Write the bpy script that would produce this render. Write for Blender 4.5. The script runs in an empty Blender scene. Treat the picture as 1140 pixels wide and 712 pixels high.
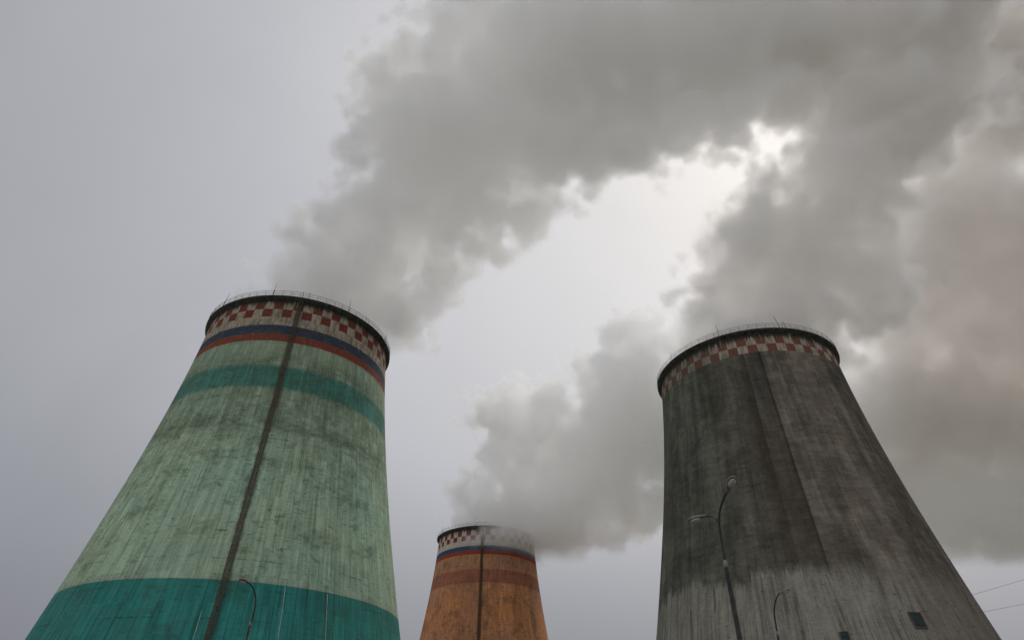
import bpy, bmesh, math, random
from mathutils import Vector, Matrix
C = bpy.context
S = C.scene
R = math.radians
random.seed(4)

# ------------------------------------------------------------------ camera
cd = bpy.data.cameras.new('camera')
cam = bpy.data.objects.new('camera', cd)
S.collection.objects.link(cam)
cd.sensor_width = 36.0
cd.lens = 36.0 * 700.93 / 1140.0
cd.clip_start = 0.1
cd.clip_end = 20000
cam.location = (0, 0, 1.7)
cam.rotation_euler = (R(90 + 35.79), 0, 0)
S.camera = cam

# ------------------------------------------------------------------ sky
SUN_AZ, SUN_EL = 36.0, 47.0           # degrees clockwise from +Y, above the horizon
SKY_STRENGTH = 0.10
sd = Vector((math.sin(R(SUN_AZ)) * math.cos(R(SUN_EL)), math.cos(R(SUN_AZ)) * math.cos(R(SUN_EL)), math.sin(R(SUN_EL))))
world = bpy.data.worlds.new('World')
S.world = world
world.use_nodes = True


class Nodes:
    """small helper that writes node trees as expressions"""
    def __init__(self, tree):
        self.t = tree

    def new(self, kind, **kw):
        n = self.t.nodes.new(kind)
        for k, v in kw.items():
            setattr(n, k, v)
        return n

    def put(self, sock, v):
        if isinstance(v, bpy.types.NodeSocket):
            self.t.links.new(v, sock)
        elif v is not None:
            if sock.type == 'RGBA' and not hasattr(v, '__len__'):
                v = (v, v, v, 1)
            elif sock.type == 'RGBA' and len(v) == 3:
                v = (*v, 1)
            sock.default_value = v

    def m(self, op, a, b=None, c=None, clamp=False):
        n = self.new('ShaderNodeMath', operation=op, use_clamp=clamp)
        for s, v in zip(n.inputs, (a, b, c)):
            self.put(s, v)
        return n.outputs[0]

    def add(self, a, b): return self.m('ADD', a, b)
    def sub(self, a, b): return self.m('SUBTRACT', a, b)
    def mul(self, a, b): return self.m('MULTIPLY', a, b)

    def step(self, x, a, b, lo=0.0, hi=1.0, smooth=False):
        n = self.new('ShaderNodeMapRange', interpolation_type='SMOOTHSTEP' if smooth else 'LINEAR', clamp=True)
        for s, v in zip(n.inputs, (x, a, b, lo, hi)):
            self.put(s, v)
        return n.outputs[0]

    def mix(self, f, a, b, blend='MIX'):
        n = self.new('ShaderNodeMix', data_type='RGBA', blend_type=blend)
        self.put(n.inputs['Factor'], f)
        self.put(n.inputs[6], a)
        self.put(n.inputs[7], b)
        return n.outputs[2]

    def xyz(self, x, y, z=0.0):
        n = self.new('ShaderNodeCombineXYZ')
        for s, v in zip(n.inputs, (x, y, z)):
            self.put(s, v)
        return n.outputs[0]

    def noise(self, vec, scale=1.0, detail=3.0, rough=0.55, dist=0.0, color=False):
        n = self.new('ShaderNodeTexNoise')
        self.put(n.inputs['Vector'], vec)
        self.put(n.inputs['Scale'], scale)
        self.put(n.inputs['Detail'], detail)
        self.put(n.inputs['Roughness'], rough)
        self.put(n.inputs['Distortion'], dist)
        return n.outputs[1 if color else 0]

    def white(self, x):
        n = self.new('ShaderNodeTexWhiteNoise', noise_dimensions='1D')
        self.put(n.inputs['W'], x)
        return n.outputs['Value']


def build_sky():
    t = world.node_tree
    t.nodes.clear()
    g = Nodes(t)
    out = g.new('ShaderNodeOutputWorld')
    bg = g.new('ShaderNodeBackground')
    bg.inputs['Strength'].default_value = SKY_STRENGTH
    t.links.new(bg.outputs[0], out.inputs[0])
    sky = g.new('ShaderNodeTexSky', sky_type='NISHITA')
    sky.sun_disc = False
    sky.sun_elevation = R(SUN_EL)
    sky.sun_rotation = R(SUN_AZ)
    sky.air_density = 1.0
    sky.dust_density = 4.0
    tc = g.new('ShaderNodeTexCoord')
    d = tc.outputs['Generated']
    dot = g.new('ShaderNodeVectorMath', operation='DOT_PRODUCT')
    t.links.new(d, dot.inputs[0])
    dot.inputs[1].default_value = sd
    ang = g.m('ARCCOSINE', g.m('MINIMUM', dot.outputs['Value'], 0.99999))
    # a flat overcast deck, brightest where the sun stands behind it
    deg = g.mul(ang, 57.2958)
    glow = g.m('EXPONENT', g.mul(g.m('POWER', g.m('DIVIDE', deg, 27.0), 2.0), -1.0))
    wide = g.m('EXPONENT', g.mul(g.m('POWER', g.m('DIVIDE', deg, 62.0), 2.0), -1.0))
    base = g.mix(wide, SKY_FAR, SKY_MID)
    col = g.mix(g.mul(glow, 1.0), base, SKY_SUN)
    sep = g.new('ShaderNodeSeparateXYZ')
    t.links.new(d, sep.inputs[0])
    # added fill: the unseen half behind the camera is brightened to light the towers
    col = g.mix(g.step(deg, 72.0, 120.0, 0.0, 1.0, True), col, SKY_FILL)
    low = g.step(sep.outputs['Z'], 0.0, 0.46, 1.0, 0.0, True)
    col = g.mix(g.mul(low, 0.75), col, SKY_LOW)
    # slow unevenness of the deck
    n = g.noise(d, 2.2, 4.0, 0.5, 0.4)
    col = g.mix(1.0, col, g.step(n, 0.25, 0.75, 0.93, 1.07), 'MULTIPLY')
    # the clear-sky colour still tints it a little
    col = g.mix(0.04, col, sky.outputs[0])
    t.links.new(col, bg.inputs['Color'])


# colours of the cloud deck, in sky units (multiplied by SKY_STRENGTH)
SKY_FAR = (2.22, 2.31, 2.60)
SKY_MID = (6.25, 6.27, 6.58)
SKY_SUN = (7.5, 7.35, 7.2)
SKY_FILL = (11.5, 11.4, 11.3)  # fill brightness added behind the camera for tower fronts and smoke
SKY_LOW = (1.68, 1.68, 1.95)
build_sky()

sl = bpy.data.lights.new('sun', 'SUN')
sl.energy = 1.25
sl.angle = R(25)
sl.color = (1.0, 0.95, 0.88)
sun = bpy.data.objects.new('sun', sl)
S.collection.objects.link(sun)
sun.rotation_euler = (-sd).to_track_quat('-Z', 'Y').to_euler()

# ------------------------------------------------------------------ output
S.view_settings.view_transform = 'Standard'
S.view_settings.look = 'None'
S.view_settings.exposure = 0.07
S.view_settings.gamma = 1.0
S.render.engine = 'CYCLES'
cy = S.cycles
cy.use_denoising = True
cy.denoising_prefilter = 'ACCURATE'
cy.use_adaptive_sampling = True
cy.adaptive_threshold = 0.03
cy.max_bounces = 32
cy.diffuse_bounces = 3
cy.glossy_bounces = 2
cy.transmission_bounces = 2
cy.volume_bounces = 26
cy.transparent_max_bounces = 8
cy.volume_step_rate = 1.5
cy.volume_preview_step_rate = 1.0
cy.volume_max_steps = 512
cy.caustics_reflective = False
cy.caustics_refractive = False


# ------------------------------------------------------------------ object helpers
def tag(o, label=None, cat=None, group=None, kind=None):
    for k, v in (('label', label), ('category', cat), ('group', group), ('kind', kind)):
        if v:
            o[k] = v
    return o


def link(name, me, mat=None, parent=None):
    o = bpy.data.objects.new(name, me)
    S.collection.objects.link(o)
    if mat:
        me.materials.append(mat)
    if parent:
        o.parent = parent
    return o


def empty(name, loc, rz=0.0):
    o = bpy.data.objects.new(name, None)
    S.collection.objects.link(o)
    o.empty_display_size = 0.5
    o.location = loc
    o.rotation_euler = (0, 0, rz)
    return o


def mesh_of(bm, name, smooth=True):
    me = bpy.data.meshes.new(name)
    bm.to_mesh(me)
    bm.free()
    if smooth:
        for p in me.polygons:
            p.use_smooth = True
    return me


def tube(bm, pts, rads, seg=10, cap=True):
    pts = [Vector(p) for p in pts]
    if not hasattr(rads, '__len__'):
        rads = [rads] * len(pts)
    rings = []
    up = None
    for i, p in enumerate(pts):
        a = pts[max(i - 1, 0)]
        b = pts[min(i + 1, len(pts) - 1)]
        t = (b - a).normalized()
        if up is None:
            up = Vector((1, 0, 0)) if abs(t.x) < 0.8 else Vector((0, 1, 0))
        n = (up - t * up.dot(t)).normalized()
        up = n
        q = t.cross(n)
        rings.append([bm.verts.new(p + (n * math.cos(2 * math.pi * k / seg) + q * math.sin(2 * math.pi * k / seg)) * rads[i]) for k in range(seg)])
    for r0, r1 in zip(rings[:-1], rings[1:]):
        for k in range(seg):
            bm.faces.new((r0[k], r0[(k + 1) % seg], r1[(k + 1) % seg], r1[k]))
    if cap:
        bm.faces.new(list(reversed(rings[0])))
        bm.faces.new(rings[-1])


def box(bm, c, sx, sy, sz, mat=None):
    M = Matrix.Translation(c) if mat is None else Matrix.Translation(c) @ mat
    bmesh.ops.create_cube(bm, size=1.0, matrix=M @ Matrix.Diagonal((sx, sy, sz, 1)))


def curve_pts(keys, n=8):
    """Catmull-Rom through the keys"""
    k = [Vector(p) for p in keys]
    k = [k[0] * 2 - k[1]] + k + [k[-1] * 2 - k[-2]]
    out = []
    for i in range(1, len(k) - 2):
        for j in range(n):
            t = j / n
            a, b, c, d = k[i - 1:i + 3]
            out.append(0.5 * ((2 * b) + (c - a) * t + (2 * a - 5 * b + 4 * c - d) * t * t + (3 * b - a - 3 * c + d) * t ** 3))
    out.append(k[-2])
    return out


# ------------------------------------------------------------------ materials
def material(name):
    m = bpy.data.materials.new(name)
    m.use_nodes = True
    m.node_tree.nodes.clear()
    g = Nodes(m.node_tree)
    out = g.new('ShaderNodeOutputMaterial')
    p = g.new('ShaderNodeBsdfPrincipled')
    m.node_tree.links.new(p.outputs[0], out.inputs['Surface'])
    return m, g, p


def worn(name, col, rough=0.6, metal=0.0, scale=3.0, amount=0.35, spec=0.3):
    m, g, p = material(name)
    tc = g.new('ShaderNodeTexCoord')
    n = g.noise(tc.outputs['Object'], scale, 5.0, 0.6)
    c = g.mix(1.0, col, g.step(n, 0.3, 0.7, 1 - amount, 1 + amount * 0.6), 'MULTIPLY')
    g.put(p.inputs['Base Color'], c)
    g.put(p.inputs['Roughness'], g.step(n, 0.3, 0.7, rough + 0.1, rough - 0.1))
    p.inputs['Metallic'].default_value = metal
    p.inputs['Specular IOR Level'].default_value = spec
    return m


RED = (0.21, 0.028, 0.022)
CREAM = (0.47, 0.405, 0.31)
BLUE = (0.028, 0.052, 0.105)
BRICK = (0.30, 0.052, 0.030)


class Wall:
    """Painted concrete of a cooling tower: UV holds (angle in degrees, height in metres)."""
    def __init__(self, name, seed):
        self.m, self.g, self.p = material(name)
        g = self.g
        uv = g.new('ShaderNodeUVMap')
        sep = g.new('ShaderNodeSeparateXYZ')
        g.t.links.new(uv.outputs[0], sep.inputs[0])
        self.th, self.z = sep.outputs[0], sep.outputs[1]
        self.u = g.mul(self.th, 0.36)            # metres along the wall at the throat
        self.seed = seed

    def n(self, su, sz, detail=3.0, rough=0.55, off=0.0, dist=0.0):
        """noise with a feature size of su metres round the wall and sz metres up it"""
        g = self.g
        return g.noise(g.xyz(g.m('DIVIDE', self.u, su), g.m('DIVIDE', self.z, sz), self.seed + off), 1.0, detail, rough, dist)

    def band(self, lo, hi, soft=0.10, wob=0.12):
        g = self.g
        z = g.add(self.z, g.mul(g.sub(self.n(0.9, 0.5, 3, .6, 3.3), 0.5), wob * 2))
        a = g.step(z, lo - soft, lo + soft)
        b = g.step(z, hi - soft, hi + soft, 1.0, 0.0)
        return g.mul(a, b)

    def checks(self, lo, mid, hi, cell=5.625, phase=0.0):
        g = self.g
        q = g.m('FLOORED_MODULO', g.m('DIVIDE', g.sub(self.th, phase), cell * 2), 1.0)
        e = 0.012
        sq = g.mul(g.step(q, -e, e), g.step(q, 0.5 - e, 0.5 + e, 1.0, 0.0))
        top = g.step(self.z, mid - 0.06, mid + 0.06)
        x = g.add(g.mul(sq, top), g.mul(g.sub(1.0, sq), g.sub(1.0, top)))
        return x, self.band(lo, hi, 0.06, 0.05)

    def lines(self, period, width, off=0.0):
        """thin vertical lines at a period in degrees, each with its own strength"""
        g = self.g
        th = g.add(self.th, g.add(off, g.mul(g.sub(self.n(4, 9, 2, .5, 8.8 + off), 0.5), 0.25)))
        q = g.m('DIVIDE', th, period)
        f = g.m('ABSOLUTE', g.sub(g.m('FRACT', q), 0.5))
        l = g.step(f, 0.0, width, 1.0, 0.0)
        w = g.white(g.add(g.m('FLOOR', q), off * 7.7 + self.seed))
        return g.mul(l, g.mul(w, g.step(self.n(0.5, 7, 3, .6, off), 0.35, 0.6)))

    def joints(self, period, width, off=0.0):
        g = self.g
        z = g.add(self.z, g.mul(g.sub(self.n(3.0, 1.0, 3, .6, 6.1), 0.5), 0.35))
        f = g.m('ABSOLUTE', g.sub(g.m('FRACT', g.m('DIVIDE', g.add(z, off), period)), 0.5))
        return g.mul(g.step(f, 0.0, width / period, 1.0, 0.0), g.step(self.n(2.6, 1.2, 3, .6, 9.4), 0.48, 0.62))

    def finish(self, col, height, rough=0.9):
        g, p = self.g, self.p
        g.put(p.inputs['Base Color'], col)
        p.inputs['Roughness'].default_value = rough
        p.inputs['Specular IOR Level'].default_value = 0.15
        b = g.new('ShaderNodeBump')
        b.inputs['Strength'].default_value = 0.5
        b.inputs['Distance'].default_value = 0.25
        g.put(b.inputs['Height'], height)
        g.t.links.new(b.outputs[0], p.inputs['Normal'])
        return self.m


def dark(g, col, f, k):
    """multiply col by k where f"""
    return g.mix(f, col, g.mix(1.0, col, k, 'MULTIPLY'))


def crown_dirt(w, g, col, top=78.9):
    # soot hanging in ragged tongues under the ledge, with pale lime runs
    reach = g.step(w.n(0.55, 40, 4, .7, 2.2), 0.32, 0.70, 0.4, 2.9)
    f = g.step(g.sub(top + 0.55, w.z), g.mul(reach, 0.30), g.mul(reach, 1.05), 1.0, 0.0, True)
    col = g.mix(g.mul(f, 0.97), col, (0.034, 0.036, 0.030))
    lime = g.mul(g.step(w.n(0.28, 12, 3, .6, 14.4), 0.58, 0.66), g.step(w.z, top - 1.9, top - 0.5))
    lime = g.mul(lime, g.step(w.n(2.5, 60, 2, .5, 4.7), 0.5, 0.6))
    return g.mix(g.mul(lime, 0.55), col, (0.42, 0.42, 0.40))


def green_wall():
    w = Wall('green_painted_concrete', 1.3)
    g = w.g
    teal = (0.043, 0.215, 0.185)
    col = g.mix(g.step(w.n(9, 14, 4, .5, 1), 0.35, 0.65), (0.335, 0.490, 0.365), (0.385, 0.500, 0.350))
    # weathered upper part is greyer
    up = g.step(w.z, 46, 66, 0.0, 0.42, True)
    col = g.mix(up, col, (0.185, 0.225, 0.155))
    b2 = w.band(58.1, 63.1, 0.45, 0.35)
    col = g.mix(g.mul(b2, 0.86), col, (0.046, 0.245, 0.205))
    col = g.mix(w.band(-5, 23.9, 0.06, 0.05), col, g.mix(g.step(w.n(5, 9, 3, .5, 5), .35, .65), teal, (0.036, 0.250, 0.222)))
    col = g.mix(w.band(23.9, 24.25, 0.05, 0.05), col, (0.37, 0.45, 0.33))
    # pale and dark board marks
    pale = g.mul(g.m('MAXIMUM', w.lines(2.25, 0.11), w.lines(1.37, 0.10, 0.61)), g.step(w.z, 23.8, 24.0, 0.45, 1.0))
    col = g.mix(g.mul(pale, 0.60), col, g.mix(0.35, col, (0.62, 0.66, 0.55)))
    col = dark(g, col, w.lines(3.1, 0.075, 1.9), 0.36)
    col = dark(g, col, w.lines(1.73, 0.06, 0.33), 0.50)
    col = dark(g, col, g.mul(w.joints(4.15, 0.16), g.step(w.n(0.9, 0.8, 4, .65, 77), 0.4, 0.6)), 0.36)
    fine = w.n(0.35, 6.0, 4, .65, 7)
    col = g.mix(1.0, col, g.step(fine, 0.28, 0.72, 0.70, 1.24), 'MULTIPLY')
    # every formwork board took the paint a little differently, lift by lift
    lift = g.m('FLOOR', g.m('DIVIDE', g.add(w.z, g.mul(g.sub(w.n(3, 1, 2, .5, 6.1), 0.5), 0.3)), 4.15))
    board = g.white(g.add(g.mul(g.m('FLOOR', g.m('DIVIDE', g.add(w.th, 720.0), 2.25)), 3.17), g.mul(lift, 71.3)))
    col = g.mix(1.0, col, g.step(board, 0, 1, 0.87, 1.12), 'MULTIPLY')
    col = g.mix(1.0, col, g.step(g.white(g.mul(lift, 1.7)), 0, 1, 0.93, 1.06), 'MULTIPLY')
    grain = w.n(0.5, 0.28, 4, .7, 21)
    col = g.mix(1.0, col, g.step(grain, 0.3, 0.7, 0.88, 1.10), 'MULTIPLY')
    # moss and soot: soft clouds, broken by small horizontal dashes
    big = w.n(5.0, 4.2, 6, .68, 31, 0.3)
    hgt = g.step(w.z, 18, 60, -0.05, 0.085)
    clouds = g.step(g.add(big, hgt), 0.47, 0.68, 0.0, 1.0, True)
    broken = g.step(w.n(0.75, 0.55, 5, .68, 33), 0.36, 0.62)
    streak = g.step(w.n(0.5, 5.0, 4, .6, 36), 0.34, 0.66)
    moss = g.mul(clouds, g.m('MAXIMUM', g.mul(broken, 0.85), g.mul(streak, 0.8)))
    dash = g.mul(g.step(w.n(0.95, 0.33, 3, .6, 41), 0.61, 0.67), g.step(g.add(w.n(6, 6, 3, .5, 43), hgt), 0.38, 0.55))
    spots = g.step(w.n(0.6, 0.55, 3, .55, 47), 0.68, 0.73)
    moss = g.m('MAXIMUM', moss, g.mul(g.m('MAXIMUM', dash, spots), 0.85))
    paint = g.mul(w.band(66.0, 90, 2.0, 0.2), 0.75)
    moss = g.mul(moss, g.sub(1.0, paint))
    moss2 = g.mul(g.step(g.add(w.n(2.2, 1.7, 5, .66, 81, 0.4), g.mul(hgt, 0.8)), 0.55, 0.68), g.sub(1.0, paint))
    moss = g.m('MAXIMUM', moss, g.mul(moss2, g.step(w.n(0.45, 0.4, 4, .7, 83), 0.38, 0.60, 0.25, 0.9)))
    col = g.mix(g.mul(moss, 0.72), col, (0.054, 0.068, 0.036))
    # a grubby belt half way up
    belt = g.mul(w.band(49.0, 51.6, 0.9, 0.7), g.step(w.n(2.5, 1.2, 4, .6, 52), 0.35, 0.62))
    col = g.mix(g.mul(belt, 0.55), col, (0.075, 0.085, 0.055))
    # soot strip behind the ladder
    off = g.m('ABSOLUTE', g.sub(w.th, g.add(16.1, g.mul(g.sub(w.n(3, 6, 2, .5, 61), 0.5), 0.3))))
    wd = g.mul(g.step(w.z, 20, 78, 1.25, 2.0), g.step(w.n(0.7, 1.6, 4, .65, 63), 0.3, 0.7, 0.6, 1.35))
    lad = g.step(off, g.mul(wd, 0.6), g.mul(wd, 1.25), 1.0, 0.0, True)
    lad = g.mul(lad, g.step(w.n(0.5, 0.5, 4, .65, 62), 0.2, 0.5, 0.65, 1.0))
    lad = g.mul(lad, g.step(w.z, 14, 30, 0.8, 1.0))
    # top bands
    col = g.mix(w.band(68.9, 70.65, 0.08, 0.13), col, BRICK)
    col = g.mix(w.band(70.65, 72.9, 0.08, 0.13), col, BLUE)
    col = g.mix(w.band(72.9, 82, 0.08, 0.13), col, CREAM)
    ck, inb = w.checks(74.95, 76.95, 80, 5.625, 1.45)
    col = g.mix(g.mul(ck, inb), col, RED)
    topn = g.mul(w.band(68.9, 82, 0.1, 0.05), g.step(w.n(0.5, 2.2, 5, .68, 71), 0.36, 0.68, 0.0, 0.78))
    col = g.mix(topn, col, (0.062, 0.056, 0.040))
    flake = g.mul(w.band(68.9, 82, 0.1, 0.05), g.step(w.n(0.7, 0.55, 5, .7, 75), 0.60, 0.64, 0.0, 0.65))
    col = g.mix(flake, col, (0.20, 0.19, 0.165))
    blotch = g.mul(w.band(68.9, 82, 0.1, 0.05), g.step(w.n(1.3, 0.8, 5, .68, 73), 0.48, 0.66, 0.0, 0.5))
    col = g.mix(blotch, col, (0.10, 0.085, 0.058))
    col = g.mix(g.mul(lad, 0.62), col, g.mix(w.n(0.6, 1.5, 3, .6, 64), (0.046, 0.050, 0.030), (0.100, 0.072, 0.048)))
    col = crown_dirt(w, g, col)
    h = g.add(g.mul(fine, 0.25), g.mul(grain, 0.25))
    h = g.sub(h, g.mul(w.lines(2.25, 0.11), 0.3))
    return w.finish(col, h)


def orange_wall():
    w = Wall('orange_painted_concrete', 5.1)
    g = w.g
    col = g.mix(g.step(w.n(6, 9, 4, .5, 1), 0.35, 0.65), (0.58, 0.255, 0.105), (0.47, 0.225, 0.130))
    pan = g.white(g.m('FLOOR', g.m('DIVIDE', w.th, 7.5)))
    col = g.mix(1.0, col, g.step(pan, 0, 1, 0.86, 1.1), 'MULTIPLY')
    col = g.mix(g.mul(w.band(64.5, 68.9, 1.0, 0.5), 0.5), col, (0.36, 0.215, 0.14))
    col = g.mix(g.mul(w.band(58.7, 63.6, 0.25, 0.2), 0.80), col, (0.32, 0.115, 0.078))
    col = dark(g, col, w.lines(2.9, 0.09), 0.62)
    col = dark(g, col, w.joints(3.6, 0.16), 0.62)
    fine = w.n(0.45, 5.0, 4, .65, 7)
    col = g.mix(1.0, col, g.step(fine, 0.25, 0.75, 0.62, 1.24), 'MULTIPLY')
    big = w.n(4.0, 7.0, 6, .66, 31, 0.3)
    col = g.mix(g.step(big, 0.46, 0.70, 0.0, 0.75, True), col, (0.135, 0.080, 0.055))
    spots = g.step(w.n(1.2, 0.8, 4, .62, 47), 0.56, 0.66)
    col = g.mix(g.mul(spots, 0.6), col, (0.09, 0.055, 0.035))
    col = g.mix(w.band(69.2, 70.75, 0.08, 0.06), col, BRICK)
    col = g.mix(w.band(70.75, 72.5, 0.08, 0.06), col, (0.030, 0.075, 0.150))
    col = g.mix(w.band(72.5, 82, 0.08, 0.06), col, (0.52, 0.48, 0.41))
    ck, inb = w.checks(74.6, 76.5, 80, 5.625, 1.0)
    col = g.mix(g.mul(ck, inb), col, (0.19, 0.04, 0.035))
    topn = g.mul(w.band(69.2, 82, 0.1, 0.05), g.step(w.n(0.6, 2.2, 5, .65, 71), 0.4, 0.75, 0.0, 0.55))
    col = g.mix(topn, col, (0.07, 0.06, 0.045))
    off = g.m('ABSOLUTE', g.add(w.th, 2.3))
    col = g.mix(g.step(off, 0.8, 2.3, 0.85, 0.0, True), col, (0.050, 0.040, 0.028))
    col = crown_dirt(w, g, col)
    return w.finish(col, g.mul(fine, 0.4))


def sooty_wall():
    w = Wall('sooty_grey_concrete', 9.7)
    g = w.g
    # panels between the rib lines differ in tone
    pan = g.white(g.m('FLOOR', g.m('DIVIDE', g.add(w.th, 12.0 + 720), 7.9)))
    pan2 = g.white(g.add(g.m('FLOOR', g.m('DIVIDE', g.add(w.th, 12.0 + 720), 3.95)), 37.0))
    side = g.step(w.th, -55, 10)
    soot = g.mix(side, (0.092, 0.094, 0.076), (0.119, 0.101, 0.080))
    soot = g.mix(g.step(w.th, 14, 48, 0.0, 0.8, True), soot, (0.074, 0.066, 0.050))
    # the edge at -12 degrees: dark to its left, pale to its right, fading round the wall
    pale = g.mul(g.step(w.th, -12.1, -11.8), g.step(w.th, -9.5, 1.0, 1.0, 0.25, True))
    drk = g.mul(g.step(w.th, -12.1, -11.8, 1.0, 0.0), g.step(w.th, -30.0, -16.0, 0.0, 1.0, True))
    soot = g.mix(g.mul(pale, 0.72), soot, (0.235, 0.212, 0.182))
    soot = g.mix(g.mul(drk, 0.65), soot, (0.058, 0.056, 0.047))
    soot = g.mix(1.0, soot, g.step(pan, 0, 1, 0.74, 1.28), 'MULTIPLY')
    soot = g.mix(1.0, soot, g.step(pan2, 0, 1, 0.90, 1.12), 'MULTIPLY')
    blot = w.n(5.0, 8.0, 5, .6, 6, 0.4)
    streak = w.n(1.3, 22.0, 5, .6, 5)
    soot = g.mix(1.0, soot, g.step(streak, 0.32, 0.68, 0.70, 1.34), 'MULTIPLY')
    soot = g.mix(1.0, soot, g.step(blot, 0.32, 0.68, 0.62, 1.42), 'MULTIPLY')
    mott = w.n(2.0, 0.9, 5, .68, 14, 0.3)
    soot = g.mix(1.0, soot, g.step(mott, 0.3, 0.7, 0.72, 1.28), 'MULTIPLY')
    warm = g.mul(g.step(w.th, -34.0, -26.0), g.step(w.th, -13.0, -11.5, 1.0, 0.0))
    warm = g.mul(warm, g.step(w.z, 72.0, 55.0))
    soot = g.mix(g.mul(g.mul(warm, g.step(blot, 0.35, 0.65, 0.5, 1.0)), 0.32), soot, (0.098, 0.074, 0.060))
    rust = g.step(w.n(3.0, 6.0, 4, .6, 12), 0.55, 0.75)
    soot = g.mix(g.mul(rust, 0.35), soot, (0.125, 0.088, 0.066))
    # short horizontal pour lines
    soot = dark(g, soot, w.joints(1.9, 0.13), 0.72)
    soot = g.mix(g.mul(w.lines(5.3, 0.03, 1.1), 0.30), soot, (0.26, 0.25, 0.23))
    # bare concrete at the foot
    bare = g.mix(g.step(w.n(4, 6, 4, .5, 15), 0.35, 0.65), (0.245, 0.234, 0.200), (0.325, 0.312, 0.268))
    bare = g.mix(g.step(w.th, -5, 40, 0.0, 0.75, True), bare, (0.190, 0.164, 0.135))
    bare = dark(g, bare, w.lines(1.95, 0.075), 0.22)
    bare = dark(g, bare, w.lines(0.98, 0.05, 0.4), 0.60)
    drip = g.mul(g.step(w.n(0.42, 9.0, 4, .62, 17), 0.52, 0.66), g.step(w.n(3, 5, 3, .5, 18), 0.36, 0.60))
    bare = g.mix(g.mul(drip, 0.72), bare, (0.085, 0.072, 0.055))
    dash = g.step(w.n(0.8, 0.35, 3, .6, 19), 0.64, 0.70)
    bare = g.mix(g.mul(dash, 0.7), bare, (0.065, 0.062, 0.055))
    # ragged meeting line, panel by panel
    cell = g.m('FLOOR', g.m('DIVIDE', g.add(w.th, 720), 3.9))
    rag = g.mul(g.sub(g.white(g.add(cell, 91.0)), 0.5), g.step(w.th, -40, -15, 2.6, 0.5))
    zz = g.add(g.add(w.z, rag), g.mul(g.sub(w.n(0.45, 3.0, 5, .7, 23), 0.5), 5.0))
    sft = g.step(w.th, -30, 20, 0.8, 3.6)
    foot = g.step(zz, g.sub(28.5, sft), g.add(28.7, g.mul(sft, 0.6)), 1.0, 0.0)
    # soot runs down over the bare part in streaks
    runs = g.mul(g.step(w.n(0.8, 14.0, 5, .62, 24), 0.46, 0.66), g.step(w.z, 12.0, 29.0, 0.30, 1.0))
    foot = g.mul(foot, g.sub(1.0, g.mul(runs, g.step(w.th, -60, 20, 0.85, 0.65))))
    foot = g.mul(foot, g.step(w.th, 5, 55, 1.0, 0.7))
    col = g.mix(foot, soot, bare)
    moss = g.mul(g.step(w.n(0.9, 7.0, 5, .65, 25), 0.52, 0.72), g.step(w.n(6, 12, 3, .5, 26), 0.4, 0.62))
    col = g.mix(g.mul(moss, 0.55), col, (0.046, 0.044, 0.030))
    grain = w.n(0.5, 0.4, 4, .7, 27)
    col = g.mix(1.0, col, g.step(grain, 0.3, 0.7, 0.84, 1.14), 'MULTIPLY')
    # crown
    ck, inb = w.checks(74.4, 76.4, 80, 5.625, -1.3)
    chk = g.mix(ck, (0.44, 0.39, 0.32), (0.23, 0.075, 0.058))
    chk = g.mix(g.step(w.n(0.6, 2.0, 5, .65, 71), 0.36, 0.68, 0.0, 0.8), chk, (0.085, 0.078, 0.060))
    chk = g.mix(g.step(w.th, -20, -55, 0.0, 0.45, True), chk, (0.075, 0.068, 0.055))
    col = g.mix(inb, col, chk)
    col = crown_dirt(w, g, col, 78.6)
    h = g.add(g.mul(grain, 0.3), g.mul(streak, 0.2))
    h = g.sub(h, g.mul(g.mul(w.lines(1.95, 0.055), foot), 0.5))
    return w.finish(col, h)


M_green, M_orange, M_soot = green_wall(), orange_wall(), sooty_wall()
M_ledge = worn('sooty_ledge_concrete', (0.075, 0.076, 0.070), 0.9, 0, 1.2, 0.6)
M_bare = worn('bare_concrete', (0.24, 0.23, 0.21), 0.9, 0, 0.4, 0.35)
M_inside = worn('wet_inner_concrete', (0.10, 0.10, 0.095), 0.8, 0, 0.3, 0.4)
M_steel = worn('weathered_steel', (0.14, 0.135, 0.13), 0.6, 0.5, 2.0, 0.4)
M_rust = worn('rusty_steel', (0.135, 0.105, 0.078), 0.85, 0.0, 2.0, 0.5)
M_wire = worn('pale_cable', (0.55, 0.56, 0.54), 0.5, 0.3, 2.0, 0.25)
M_hatch = worn('dark_green_hatch_paint', (0.022, 0.042, 0.045), 0.6, 0, 2.5, 0.5)
M_pole = worn('dark_lamp_paint', (0.040, 0.038, 0.034), 0.5, 0.2, 5.0, 0.4)
M_collar = worn('pale_collar_paint', (0.20, 0.20, 0.19), 0.6, 0, 6.0, 0.3)
M_head = worn('dirty_lamp_metal', (0.20, 0.195, 0.18), 0.55, 0.2, 8.0, 0.4)
M_redhead = worn('rust_red_lamp_metal', (0.14, 0.060, 0.048), 0.6, 0.1, 8.0, 0.4)
M_lens = worn('dusty_lamp_glass', (0.38, 0.38, 0.36), 0.25, 0, 12.0, 0.25, 0.5)
M_black = worn('grey_cable', (0.12, 0.12, 0.12), 0.6)


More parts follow.
